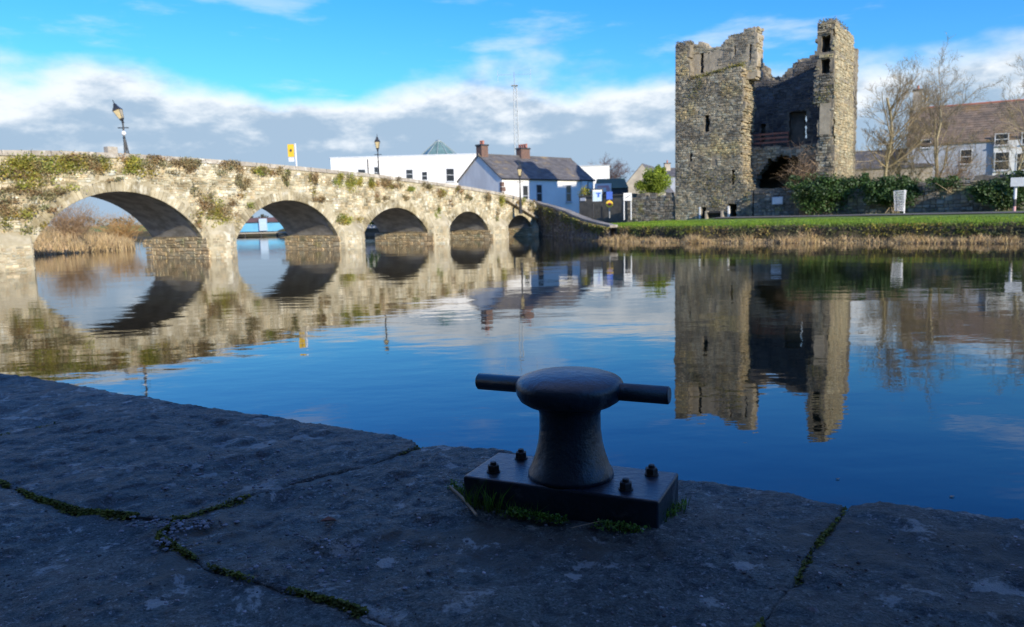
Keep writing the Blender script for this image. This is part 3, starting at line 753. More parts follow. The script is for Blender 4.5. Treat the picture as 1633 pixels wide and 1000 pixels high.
for s, s2 in zip(ss, ss[1:]):
    m_ = (s + s2) / 2; A_ = arch_z(m_)
    lo1 = arch_z(s) if A_ is not None else -.8; lo2 = arch_z(s2) if A_ is not None else -.8
    if A_ is not None:
        if lo1 is None: lo1 = [q for q in ARCH if q[0] - .01 < m_ < q[1] + .01][0][2]
        if lo2 is None: lo2 = [q for q in ARCH if q[0] - .01 < m_ < q[1] + .01][0][2]
    t1, t2 = top(s) - .28, top(s2) - .28
    core.quad(bp(s, 0, lo1), bp(s2, 0, lo2), bp(s2, 0, t2), bp(s, 0, t1))
    core.quad(bp(s2, BW, lo2), bp(s, BW, lo1), bp(s, BW, t1), bp(s2, BW, t2))
    for (ta, tb) in ((0, .42), (BW - .42, BW)): core.quad(bp(s, ta, t1), bp(s2, ta, t2), bp(s2, tb, t2), bp(s, tb, t1))
    core.quad(bp(s, .42, t1 - .85), bp(s2, .42, t2 - .85), bp(s2, .42, t2), bp(s, .42, t1)); core.quad(bp(s, BW - .42, t1 - .85), bp(s2, BW - .42, t2 - .85), bp(s2, BW - .42, t2), bp(s, BW - .42, t1))
    core.quad(bp(s, .42, t1 - .85), bp(s2, .42, t2 - .85), bp(s2, BW - .42, t2 - .85), bp(s, BW - .42, t1 - .85))
    if A_ is not None: soff.quad(bp(s, 0, lo1), bp(s2, 0, lo2), bp(s2, BW, lo2), bp(s, BW, lo1))
core.build('spandrel_wall', M['bridge_mortar'], bridge)
soff.build('vault', M['bridge_soffit'], bridge, smooth=True)
for (a, b_, zs, zc) in ARCH:
    for sx in (a, b_): mb = MB(); mb.quad(bp(sx, 0, -.8), bp(sx, BW, -.8), bp(sx, BW, zs), bp(sx, 0, zs)); mb.build('pier_side', M['wet_stone'], bridge)
# rubble on the pier sides inside the arches
rub = MB()
for (a, b_, zs, zc) in ARCH: clad(rub, bp(b_, 0, 0), -BN, -BD, .05, BW, -.1, zs, lambda u, z: z < zs, (.3, .7), (.16, .28), (.01, .05), tv=.2)
o = rub.build('pier_stones', mat('pier_stone', (.56, .45, .28), (.40, .31, .18), 2.4, .85, .03, 9, c3=(.30, .27, .14), c3scale=1.2, tints=True), bridge, tints=True); o['kind'] = 'stuff'
# rubble of the river face
rub = MB(); RING = .58
def in_face(u, z):
    if z > top(u) - .30 or z < -.2: return False
    g = arch_z(u, RING)
    if g is not None and z < g + .01: return False
    A_ = arch_z(u)
    if A_ is not None and z < A_: return False
    return True
clad(rub, bp(0, 0, 0), BD, BN, -16, 44.4, -.15, 5.6, in_face, (.15, .42), (.11, .22), (.005, .07), tv=.38, rng=random.Random(2))
o = rub.build('face_rubble', M['bridge_stone'], bridge, tints=True); o['kind'] = 'stuff'
# arch ring stones, one by one
rng = random.Random(9)
for ai, (a, b_, zs, zc) in enumerate(ARCH):
    hw = (b_ - a) / 2; rise = zc - zs; R_ = (hw * hw + rise * rise) / (2 * rise); cs = (a + b_) / 2; cz = zc - R_; half = math.asin(min(1, hw / R_))
    n = int(2 * half * R_ / .21)
    for k in range(n):
        t0 = -half + 2 * half * k / n; t1 = -half + 2 * half * (k + 1) / n; g = .008 / R_
        ro = R_ + RING * rng.uniform(.8, 1.08); pr = .035 + rng.uniform(-.015, .02)
        P = lambda t, r, d: bp(cs + r * math.sin(t), -d, cz + r * math.cos(t))
        pts = [P(t0 + g, R_ - .02, 0), P(t1 - g, R_ - .02, 0), P(t1 - g, ro, 0), P(t0 + g, ro, 0)]
        m2 = MB(); base = [p - BN * .35 for p in pts]; c = sum(pts, V(0, 0, 0)) / 4
        fr = [p + BN * pr + (c - p) * .06 for p in pts]; kk = rng.uniform(.62, 1.05)
        m2.add(base + [p + BN * (pr - .02) for p in pts] + fr, [(8, 9, 10, 11)] + [(i, (i + 1) % 4, 4 + (i + 1) % 4, 4 + i) for i in range(4)] + [(4 + i, 4 + (i + 1) % 4, 8 + (i + 1) % 4, 8 + i) for i in range(4)], (kk, kk, kk * .98))
        m2.build('voussoir', M['bridge_stone'], bridge, tints=True, normals=True)
# coping stones
s = -18.0
while s < 43.6:
    w = rng.uniform(.85, 1.35); m2 = MB(); kk = rng.uniform(.85, 1.15)
    a, b_ = s + .012, min(s + w - .012, 44.4); za, zb = top(a) - .28, top(b_) - .28; d = rng.uniform(-.015, .015)
    q = [bp(a, -.09 + d, za), bp(b_, -.09 + d, zb), bp(b_, .50, zb), bp(a, .50, za)]
    r = [bp(a + .02, -.05 + d, za + .25), bp(b_ - .02, -.05 + d, zb + .25), bp(b_ - .02, .46, zb + .28), bp(a + .02, .46, za + .28)]
    m2.add(q + r, [(3, 2, 1, 0), (4, 5, 6, 7), (0, 1, 5, 4), (1, 2, 6, 5), (2, 3, 7, 6), (3, 0, 4, 7)], (kk, kk, kk)); m2.build('coping_stone', M['coping_stone'], bridge, tints=True); s += w
mb = MB()
for i in range(60):
    a = -18 + i; 
    if a > 43: break
    mb.obox(bp(a, BW - .5, top(a + .5) - .28), BD * 1.0, -BN * .56, V(0, 0, .26))
mb.build('far_coping', M['coping_stone'], bridge, tints=True)
# cutwaters
PIERS = [(-6.5, 0), (9.0, 11.2), (19.26, 21.62), (28.55, 30.93), (36.5, 39.2), (43.35, 44.6)]
cwr = MB()
for i, (a, b_) in enumerate(PIERS):
    mb = MB(); mid = (a + b_) / 2; pj = (.45, .85, .9, 1.0, .8, .3)[i]; zt = (1.25, 1.35, 1.2, 1.35, 1.1, .9)[i]; za = (2.0, 2.3, 2.0, 2.5, 1.9, 1.4)[i]
    if i == 0: pts = [bp(a, 0, 0), bp(a + .4, -pj, 0), bp(b_ - .25, -pj, 0), bp(b_ - .02, 0, 0)]
    else: pts = [bp(a + .02, 0, 0), bp(a + .25, -pj * .45, 0), bp(mid - .12, -pj, 0), bp(mid + .12, -pj, 0), bp(b_ - .25, -pj * .45, 0), bp(b_ - .02, 0, 0)]
    n = len(pts); vs = [V(p.x, p.y, -.8) for p in pts] + [V(p.x, p.y, zt) for p in pts] + [bp(a + .1, 0, za - .25), bp(mid, -.02, za), bp(b_ - .1, 0, za - .25)]
    fs = [(k, k + 1, n + k + 1, n + k) for k in range(n - 1)]
    if i == 0: fs += [(n, n + 1, 2 * n), (n + 1, n + 2, 2 * n + 1, 2 * n), (n + 2, n + 3, 2 * n + 2), (n + 2, 2 * n + 2, 2 * n + 1)]
    else: fs += [(n, n + 1, 2 * n), (n + 1, n + 2, 2 * n + 1, 2 * n), (n + 2, n + 3, 2 * n + 1), (n + 3, n + 4, 2 * n + 2, 2 * n + 1), (n + 4, n + 5, 2 * n + 2)]
    mb.add(vs, fs); mb.build('cutwater', M['bridge_mortar'], bridge, normals=True)
    for p, q in zip(pts, pts[1:]):
        e_ = (q - p); L_ = e_.length; e_ = e_.normalized(); n_ = V(e_.y, -e_.x, 0)
        clad(cwr, V(p.x, p.y, 0), e_, n_, .0, L_, -.12, zt, lambda u, z, L_=L_, zt=zt: 0 <= u <= L_ and z < zt, (.15, .36), (.13, .24), (.005, .04), tv=.22)
o = cwr.build('cutwater_rubble', mat('cutwater_stone', (.50, .44, .31), (.34, .29, .19), 1.8, .9, .03, 9, c3=(.62, .56, .44), c3scale=1.1, tints=True), bridge, tints=True); o['kind'] = 'stuff'
# sloping ledge over the last arch
mb = MB()
for k in range(6):
    f0, f1 = k / 6, (k + 1) / 6 - .008; a, b_ = 38.9 + 4.9 * f0, 38.9 + 4.9 * f1; za, zb = 3.55 - 1.75 * f0, 3.55 - 1.75 * f1
    m2 = MB(); q = [bp(a, 0, za - .2), bp(b_, 0, zb - .2), bp(b_, -.45, zb - .2), bp(a, -.45, za - .2)]
    m2.add(q + [p + V(0, 0, .2) for p in q], [(3, 2, 1, 0), (4, 5, 6, 7), (0, 1, 5, 4), (1, 2, 6, 5), (2, 3, 7, 6), (3, 0, 4, 7)], (1, .95, .85)); m2.build('ledge_stone', M['coping_stone'], bridge, tints=True, normals=True)
# block on the parapet
mb = MB(); P = on_plane(177, 243, bp(0, .25, 0), BN); mb.obox(V(P.x, P.y, P.z - .14) - BD * .26 - (-BN) * .22, BD * .52, -BN * .44, V(0, 0, .42)); bev(tag(mb.build('stone_block', M['coping_stone'], tints=True), 'square stone block standing on the bridge parapet beside the leaning lamp', 'stone block'), .03)

# wing wall sweeping down to the grass
wing = thing('wing_wall', 'curved sloping wall falling from the bridge end to the grass bank', 'wall', (5, 64, 0))
WP = [(bp(44.2, .2, 0), 3.30), (V(2.95, 72.6, 0), 3.08), (V(3.9, 69.8, 0), 2.72), (V(4.75, 66.8, 0), 2.34), (V(5.35, 63.5, 0), 1.92), (V(5.9, 60.3, 0), 1.58), (V(6.5, 57.6, 0), 1.36), (V(7.3, 55.8, 0), 1.14)]
wc, wr_ = MB(), MB()
for (p, z), (q, z2) in zip(WP, WP[1:]):
    e_ = (q - p); L_ = e_.length; e_ = e_.normalized(); n_ = V(e_.y, -e_.x, 0)
    if n_.x > 0: n_ = -n_
    wc.add([V(p.x, p.y, -.6), V(q.x, q.y, -.6), V(q.x, q.y, z2 - .18), V(p.x, p.y, z - .18)] + [v - n_ * .5 for v in (V(p.x, p.y, -.6), V(q.x, q.y, -.6), V(q.x, q.y, z2 - .18), V(p.x, p.y, z - .18))], [(0, 1, 2, 3), (7, 6, 5, 4), (3, 2, 6, 7)])
    clad(wr_, V(p.x, p.y, 0), e_, n_, 0, L_, -.1, 3.2, lambda u, zz_, L_=L_, z=z, z2=z2: 0 <= u <= L_ and zz_ < z + (z2 - z) * u / L_ - .2, (.22, .5), (.14, .25), (.01, .07), tv=.3)
    n = max(1, int(L_ / .9))
    for k in range(n):
        f0, f1 = k / n, (k + 1) / n; a = p.lerp(q, f0 + .006); b_ = p.lerp(q, f1 - .006); za = z + (z2 - z) * f0 - .18; zb = z + (z2 - z) * f1 - .18; kk = rng.uniform(.55, .85)
        m2 = MB(); qd = [V(a.x, a.y, za) + n_ * .08, V(b_.x, b_.y, zb) + n_ * .08, V(b_.x, b_.y, zb) - n_ * .58, V(a.x, a.y, za) - n_ * .58]
        m2.add(qd + [v + V(0, 0, .18) for v in qd], [(3, 2, 1, 0), (4, 5, 6, 7), (0, 1, 5, 4), (1, 2, 6, 5), (2, 3, 7, 6), (3, 0, 4, 7)], (kk, kk, kk)); m2.build('coping_stone', M['coping_stone'], wing, tints=True, normals=True)
wc.build('core', M['wall_core'], wing, normals=True); o = wr_.build('rubble', M['wall_stone'], wing, tints=True); o['kind'] = 'stuff'

# plants rooted in the bridge
rng = random.Random(31); iv, dw = MB(), MB()
def patch(x, y, rx, ry, n, kind='ivy', size=.055, off=.10):
    """growth on the river face round photo point (x, y)"""
    P = on_plane(x, y, bp(0, 0, 0), BN); sc = (P - CAM).length / FPX; mbx = iv if kind == 'ivy' else dw
    a, c = rx * sc * 1.3, ry * sc * 1.05; nsub = max(3, int(n / 90)); subs = []
    for i in range(nsub):
        subs.append((rng.gauss(0, .5) * a, rng.gauss(0, .45) * c, rng.uniform(.7, 1.3), rng.uniform(.8, 1.25)))
    for i in range(n):
        u, v, k, g = rng.choice(subs); u += rng.gauss(0, .20) * a; v += rng.gauss(0, .24) * c
        p = P + BD * u + V(0, 0, v) + BN * (off + abs(rng.gauss(0, .13)) )
        if p.z > top((p - BA).dot(BD)) + .02 or p.z < .25: continue
        A_ = arch_z((p - BA).dot(BD))
        if A_ is not None and p.z < A_ + .05: continue
        kk = k * rng.uniform(.65, 1.3); leaf(mbx, p, size * rng.uniform(.6, 1.4), rng, (kk * g, kk, kk * .9))
I, D = 'ivy', 'dry'
for a in [(20, 265, 30, 18, 900, I), (60, 262, 45, 16, 1100, I), (110, 262, 40, 16, 800, I), (40, 305, 35, 10, 450, D), (20, 330, 20, 12, 350, D), (45, 345, 20, 14, 300, I), (8, 355, 12, 18, 350, I), (130, 255, 20, 10, 400, D), (155, 258, 18, 10, 350, I),
          (208, 263, 20, 16, 750, I), (240, 260, 25, 11, 500, D), (275, 261, 25, 11, 500, D), (312, 264, 16, 12, 350, D), (352, 265, 20, 12, 450, D), (322, 318, 12, 22, 450, D), (350, 340, 22, 22, 1000, I), (338, 360, 10, 8, 200, I), (375, 285, 12, 14, 350, D), (378, 322, 14, 10, 200, I),
          (412, 275, 16, 10, 350, I), (425, 272, 12, 9, 250, D), (452, 277, 8, 11, 300, I), (500, 285, 8, 16, 350, I), (515, 318, 12, 7, 220, D), (540, 288, 14, 9, 300, I), (560, 292, 16, 12, 600, I), (590, 290, 10, 10, 350, I), (612, 296, 12, 12, 450, I), (630, 292, 9, 10, 260, D),
          (555, 347, 16, 12, 480, I), (600, 316, 10, 8, 200, D), (650, 300, 10, 7, 220, I), (680, 296, 9, 9, 240, D), (700, 308, 14, 8, 330, I), (728, 303, 10, 8, 260, I), (697, 345, 7, 14, 350, I), (745, 310, 9, 7, 200, D), (775, 315, 9, 8, 240, D), (795, 318, 9, 16, 350, I), (790, 345, 7, 14, 220, I),
          (830, 322, 10, 8, 250, I), (845, 330, 9, 9, 260, D), (470, 330, 10, 6, 90, D), (640, 312, 9, 6, 120, D), (720, 325, 10, 5, 90, D), (180, 285, 10, 5, 60, D), (95, 300, 22, 8, 220, D), (80, 330, 14, 10, 200, D), (70, 295, 30, 12, 300, I), (30, 280, 25, 10, 400, D)]:
    patch(a[0], a[1], a[2], a[3], int(a[4] * 1.5), a[5], .05)
for (p, z), (q, z2) in zip(WP[1:], WP[2:]):
    for i in range(900):
        f = rng.random(); r = p.lerp(q, f); zt = z + (z2 - z) * f; k = rng.uniform(.6, 1.25); 
        if mnoise.noise(V(r.x * 1.3, r.y * .9, 3)) + rng.gauss(0, .25) < -.15: continue
        leaf(iv if rng.random() < .7 else dw, V(r.x - .12 - abs(rng.gauss(0, .12)), r.y - .05, zt - .15 - abs(rng.gauss(0, .45)) * (zt * .5)), rng.uniform(.03, .09), rng, (k, k, k))
tag(iv.build('bridge_ivy', M['ivy'], tints=True), 'olive ivy and moss growing in patches over the bridge face', 'ivy', kind='stuff')
tag(dw.build('bridge_dry_weeds', M['dry_weed'], tints=True), 'brown dead weeds clinging below the bridge parapet', 'weeds', kind='stuff')

# ------------------------------------------------------------------ ruined castle
CO = V(13.34, 62.4, 0); CE = BE; CB = BB; CN = -CB
def cp(u, w, z): p = CO + CE * u + CB * w; return V(p.x, p.y, z)
def cpx(x, y, w=0): P = on_plane(x, y, CO + CB * w, CN); return ((P - CO).dot(CE), P.z)
castle = thing('ruined_castle', 'tall ruined grey stone castle tower with broken front wall and vault', 'castle', cp(6, 5, 1.4))
def prof(pts):
    def f(x):
        if x <= pts[0][0]: return pts[0][1]
        for (a, za), (b_, zb) in zip(pts, pts[1:]):
            if a <= x <= b_: return za + (zb - za) * (x - a) / (b_ - a + 1e-9)
        return pts[-1][1]
    return f
def nz(a, b_, s): return mnoise.noise(V(a, b_, s))
BZ = .9
def hole(u, z, hs):
    for (a, b_, c, d) in hs:
        if a < u < b_ and c < z < d: return True
    return False
FH = [(2.40, 2.86, 8.05, 9.25), (3.10, 3.27, 5.5, 6.3), (4.62, 4.80, 3.9, 5.2), (1.2, 1.35, 6.0, 6.5), (2.12, 2.68, 1.0, 2.3), (4.42, 5.02, 1.0, 2.45)]
fr_right = prof([(0, 6.25), (3.2, 6.2), (3.8, 5.7), (5, 5.35), (8, 5.30), (10, 5.5), (12, 5.30), (13, 5.25)])
ledge = prof([(1.15, 12.25), (2.2, 12.35), (3.6, 12.55), (5.4, 12.85)])
def in_front(u, z):
    if u < 0 or z < BZ or hole(u, z, FH): return False
    if u > fr_right(z) + .16 * nz(u, z * 2.2, 1): return False
    if u < 1.15 + .1 * nz(u, z * 3, 4): return z < 15.0 + .25 * nz(u * 2, 0, 2)
    return z < ledge(u) + .15 * nz(u * 2.5, 1, 3)
def wallpart(name, inside, O, e, n, u0, u1, z0, z1, T, cell=.2, jit=.3):
    mb = MB(); vox_wall(mb, O, e, n, u0, u1, z0, z1, T, inside, cell, jit); return mb.build(name, M['castle_core'], castle)
st = MB(); hl = MB()
cr = random.Random(17)
wallpart('front_wall', in_front, cp(0, 0, 0), CE, CN, 0, 6.6, BZ, 15.3, 2.6)
clad(st, cp(0, 0, 0), CE, CN, 0, 6.4, BZ, 15.3, in_front, (.13, .36), (.09, .20), (.0, .06), cr, tv=.5)
# broken end of the front wall (faces right, into the sun)
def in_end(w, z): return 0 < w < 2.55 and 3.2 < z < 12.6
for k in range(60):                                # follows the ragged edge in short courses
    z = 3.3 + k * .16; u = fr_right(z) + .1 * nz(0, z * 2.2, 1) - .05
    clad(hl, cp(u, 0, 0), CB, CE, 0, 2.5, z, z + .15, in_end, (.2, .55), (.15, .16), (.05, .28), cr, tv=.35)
# set-back upper wall with its plastered inner face
up_top = prof([(1.1, 14.95), (1.9, 15.05), (2.1, 14.75), (2.7, 14.55), (3.3, 14.5), (3.7, 14.85), (4.0, 15.1), (5.1, 15.15), (5.2, 15.5), (6.0, 15.55), (6.15, 15.1), (6.4, 13.5)])
UH = [(1.72, 2.02, 12.7, 14.2), (4.42, 4.56, 13.7, 14.35), (5.62, 5.76, 13.1, 14.3), (2.35, 2.5, 14.0, 14.25)]
def in_up(u, z): return 1.0 < u < 6.15 + .15 * nz(z * 3, 0, 8) and 11.8 < z < up_top(u) + .1 * nz(u * 4, 0, 5) and not hole(u, z, UH)
mbu = MB(); vox_wall(mbu, cp(0, .75, 0), CE, CN, 1.0, 6.5, 11.8, 16, 1.5, in_up, .15, .3); mbu.build('upper_wall', M['castle_render'], castle)
clad(st, cp(0, .75, 0), CE, CN, 3.9, 6.2, 12.3, 15.9, in_up, (.18, .42), (.12, .22), (.0, .04), cr, tv=.3)
clad(st, cp(0, .75, 0), CE, CN, 1.0, 3.9, 14.2, 15.2, in_up, (.18, .42), (.12, .22), (.0, .06), cr, tv=.3)
def in_uend(w, z): return .8 < w < 2.2 and 12.2 < z < 15.6
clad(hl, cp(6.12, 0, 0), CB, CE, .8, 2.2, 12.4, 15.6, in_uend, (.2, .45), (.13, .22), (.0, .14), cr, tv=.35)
# left side wall, back wall in two skins, right wall
sd_top = prof([(2.6, 12.0), (4, 11.0), (7, 10.0), (9, 13.2), (10.4, 14.4)])
def in_side(w, z): return 2.6 < w < 10.4 and BZ < z < sd_top(w) + .3 * nz(w * 2, z, 2)
wallpart('side_wall', in_side, cp(2.2, 0, 0), CB, CE, 2.6, 10.4, BZ, 15, 2.2, .25)
bk_top = prof([(2.2, 14.9), (3.5, 14.75), (3.75, 14.6), (4.0, 14.2), (4.35, 13.9), (4.6, 13.3), (5.2, 13.05), (5.9, 13.3), (6.1, 13.75), (6.5, 13.9), (6.8, 14.3), (7.5, 14.4), (8.6, 14.65), (10.8, 14.6)])
def in_b1(u, z): return 2.2 < u < 11.5 and BZ < z < bk_top(u) + .2 * nz(u * 2.5, z, 6) - .25 and not hole(u, z, [(6.35, 7.86, 7.7, 10.1), (4.05, 4.5, 7.6, 9.2)])
def in_b2(u, z): return 2.2 < u < 11.5 and BZ < z < bk_top(u) + .2 * nz(u * 2.5, z, 6) and not hole(u, z, [(7.42, 7.84, 7.8, 9.75)])
wallpart('back_wall', in_b1, cp(0, 9.0, 0), CE, CN, 2.2, 11.6, BZ, 15.2, .7, .2)
wallpart('outer_back_wall', in_b2, cp(0, 9.7, 0), CE, CN, 2.2, 11.6, BZ, 15.2, .7, .2)
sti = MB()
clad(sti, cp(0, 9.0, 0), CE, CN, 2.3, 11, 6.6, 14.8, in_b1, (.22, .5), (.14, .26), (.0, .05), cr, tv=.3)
tl = prof([(1, 10.75), (5.5, 10.75), (7, 10.85), (9.2, 10.9), (9.4, 10.55), (10.8, 10.42), (11.3, 10.62), (15, 10.66)]); tr_ = prof([(1, 12.05), (4, 12.0), (9, 11.86), (12, 11.8), (15, 11.78)])
TH = [(10.92, 11.62, 12.85, 14.02), (10.88, 11.6, 11.45, 12.45)]
def in_tur(u, z): return tl(z) + .14 * nz(u, z * 2.4, 9) < u < tr_(z) + .06 * nz(u, z * 2, 7) and BZ < z < 14.95 + .22 * nz(u * 3, 0, 3) and not hole(u, z, TH)
def in_tur2(u, z): return 10.75 < u < tr_(z) + .06 * nz(u, z * 2, 7) and BZ < z < 14.9 + .25 * nz(u * 3, 3, 3)
wallpart('turret', in_tur, cp(0, 0, 0), CE, CN, 10.2, 12.3, BZ, 15.3, 1.5, .16)
wallpart('right_wall', in_tur2, cp(0, 1.5, 0), CE, CN, 10.2, 12.3, BZ, 15.3, 4.9, .2, .2)
def in_r2(u, z): return 10.75 < u < 11.3 and BZ < z < 14.4 + .3 * nz(u * 3, 2, 3)
wallpart('rear_right_wall', in_r2, cp(0, 6.4, 0), CE, CN, 10.2, 12.3, BZ, 15.3, 4.0, .25, .2)
clad(st, cp(0, 0, 0), CE, CN, 10.2, 12.2, 2.8, 15.2, lambda u, z: in_tur(u, z) and not (10.9 < u < 11.7 and 7.2 < z < 9.4), (.18, .42), (.12, .24), (.01, .12), cr, tv=.5)
for z0_ in range(13):
    zz_ = 2.2 + z0_; u = tr_(zz_ + .5)
    clad(hl, cp(u + .07, 0, 0), CB, CE, 0, 6.35, zz_, zz_ + .98, lambda w, z: 0 < w < 6.35 and z < 14.95 + .3 * nz(w * 1.7, 0, 3), (.2, .5), (.13, .24), (.0, .06), cr, tv=.28)
mb = MB(); mb.obox(cp(10.95, -.02, 7.2), CE * .72, CB * .04, V(0, 0, 2.2)); mb.build('plaster_panel', M['castle_render'], castle)
# vault under the first floor
vt_top = prof([(5, 7.0), (6.2, 6.7), (7.4, 6.85), (8.5, 6.6), (9.4, 6.75), (11, 6.9)])
def in_v(u, z):
    if not (4.6 < u < 11.0 and BZ < z < vt_top(u) + .15 * nz(u * 2, z, 5)): return False
    x = (u - 7.95) / 2.25
    return not (abs(x) < 1 and z < 3.6 + 2.45 * math.sqrt(1 - x * x) * (1 - .12 * nz(u * 2, 0, 3)) + .3 * nz(u * 3, 1, 2))
wallpart('vault_wall', in_v, cp(0, 2.2, 0), CE, CN, 4.6, 11, BZ, 7.3, 1.2, .16)
clad(st, cp(0, 2.2, 0), CE, CN, 4.6, 11, 3, 7.2, in_v, (.18, .45), (.12, .22), (.0, .12), cr, tv=.4)
mb = MB(); mb.obox(cp(2.2, 3.0, 6.35), CE * 8.6, CB * 6.0, V(0, 0, .35)); mb.build('floor', M['castle_core'], castle)
mat('rail_wood', (.30, .13, .09), (.22, .09, .065), 4, .8)
# safety rails on the first floor
for (z, r) in ((7.05, .04), (7.38, .04), (7.70, .05)):
    mb = MB(); mb.obox(cp(4.7, 2.55, z), CE * 3.4, CB * .05, V(0, 0, .14)); mb.build('rail', M['rail_wood'], castle)
for u in (4.8, 5.9, 7.0, 8.02): mb = MB(); mb.obox(cp(u, 2.61, 6.6), CE * .09, CB * .09, V(0, 0, 1.28)); mb.build('rail_post', M['timber'], castle)
o = sti.build('inner_stonework', mat('castle_shaded', (.15, .14, .125), (.085, .082, .08), 1.1, .92, .03, 8, tints=True), castle, tints=True); o['kind'] = 'stuff'  # darker castle stone: the shade of the interior is put into the colour
o = st.build('stonework', M['castle_stone'], castle, tints=True); o['kind'] = 'stuff'
o = hl.build('broken_sunlit_stonework', mat('castle_sunlit', (.43, .36, .225), (.28, .235, .15), 1.8, .92, .03, 8, tints=True), castle, tints=True); o['kind'] = 'stuff'  # broken ends and turret side: paler castle stone with sunlight in its colour
# growth on the castle tops and ledges
rng = random.Random(41); gm, gm2 = MB(), MB()
for i in range(1800):
    u = rng.uniform(1.1, 5.4); k = rng.uniform(.5, 1.2)
    leaf(gm if rng.random() < .6 else gm2, cp(u, rng.uniform(-.12, .55), ledge(u) + rng.gauss(.02, .09)), rng.uniform(.03, .08), rng, (k, k, k * .9))
for i in range(500): u = rng.uniform(0, 1.2); k = rng.uniform(.5, 1.1); leaf(gm2, cp(u, rng.uniform(0, 1), 15 + rng.random() * .2), rng.uniform(.03, .07), rng, (k, k, k))
for i in range(700): u = rng.uniform(3.9, 5.2); k = rng.uniform(.5, 1.1); leaf(gm, cp(u, rng.uniform(.75, 1.8), up_top(u) + rng.random() * .15), rng.uniform(.03, .07), rng, (k, k, k))
for i in range(900): u = rng.uniform(10.7, 11.9); k = rng.uniform(.5, 1.1); leaf(gm if rng.random() < .5 else gm2, cp(u, rng.uniform(0, 4), 14.95 + abs(rng.gauss(0, .13))), rng.uniform(.03, .08), rng, (k, k, k))
for (uc, zc_, n, r) in ((2.0, 11.5, 260, .5), (1.5, 10.8, 120, .4), (3.3, 3.8, 260, .7), (2.0, 4.6, 200, .6), (4.6, 4.4, 160, .5), (3.4, 2.6, 200, .35), (11.2, 9.9, 200, .4), (11.9, 10.4, 120, .3)):
    for i in range(n): k = rng.uniform(.5, 1.2); leaf(gm if rng.random() < .5 else gm2, cp(rng.gauss(uc, r), -.06 - abs(rng.gauss(0, .06)), rng.gauss(zc_, r * .7)), rng.uniform(.02, .06), rng, (k, k, k))
tag(gm.build('castle_moss', M['ivy'], tints=True), 'moss and small ferns on the ledges of the ruined castle', 'moss', kind='stuff')
tag(gm2.build('castle_dry_grass', M['dry_weed'], tints=True), 'dry brown grass tufts on the castle wall tops', 'grass', kind='stuff')
mb = MB()
for (u, z) in ((2.06, 1.02), (4.36, 1.02)):
    m2 = MB(); m2.obox(cp(u - .02, -.06, z), CE * .11, CB * .25, V(0, 0, 1.3)); m2.build('sunlit_jamb', M['limewash'], castle)  # left door reveals, their sunlight put into the white colour

# boundary walls along the road, left and right of the castle
def field_wall(name, label, u0, u1, w0, topf, seed, wid=.5, cap=True):
    o = thing(name, label, 'wall', cp((u0 + u1) / 2, w0, 1.2)); r_ = random.Random(seed)
    ins = lambda u, z: u0 < u < u1 and .6 < z < topf(u) + .1 * nz(u * 1.5, z, seed)
    mb = MB(); vox_wall(mb, cp(0, w0, 0), CE, CN, u0, u1, .6, 4.4, wid, ins, .3, .25); mb.build('core', M['wall_core'], o)
    mb = MB(); clad(mb, cp(0, w0, 0), CE, CN, u0, u1, .8, 4.4, ins, (.2, .5), (.13, .25), (.0, .09), r_, tv=.42)
    s_ = mb.build('rubble', M['wall_stone'], o, tints=True); s_['kind'] = 'stuff'; return o
field_wall('boundary_wall', 'rough stone wall left of the castle beside the white sign', -4.3, -.05, .12, prof([(-4.3, 3.25), (-3.2, 3.35), (0, 3.35)]), 5)
field_wall('boundary_wall', 'long ivy-topped rubble wall running right from the castle foot', 6.3, 33, .10, prof([(6.3, 3.55), (10, 3.5), (14, 3.3), (18, 3.6), (24, 3.75), (33, 3.8)]), 6)
u_, z_ = cpx(1240, 320)
pq = thing('wall_plaque', 'blank white information plaque fixed low on the castle wall', 'plaque', cp(u_, 0, z_))
mb = MB(); mb.obox(cp(u_ - .36, -.06, z_ - .24), CE * .72, CB * .12, V(0, 0, .48)); mb.build('panel', M['white_paint'], pq)
mb = MB(); mb.obox(cp(u_ - .40, -.045, z_ - .28), CE * .8, CB * .10, V(0, 0, .56)); mb.build('frame', M['grey_paint'], pq)
bz = 1.46
bench = thing('bench', 'low dark bench with pale stone ends at the foot of the castle', 'bench', cp(3.55, -.6, bz))
mb = MB(); mb.obox(cp(2.9, -.75, bz + .36), CE * 1.15, CB * .4, V(0, 0, .08)); mb.build('seat', M['dark_timber'], bench)
mb = MB(); mb.obox(cp(2.9, -.30, bz + .05), CE * 1.15, CB * .06, V(0, 0, .45)); mb.build('backrest', M['dark_timber'], bench)
for u in (2.80, 4.05): mb = MB(); mb.obox(cp(u, -.78, bz - .1), CE * .14, CB * .45, V(0, 0, .62)); mb.build('leg', M['pale_wood'], bench)

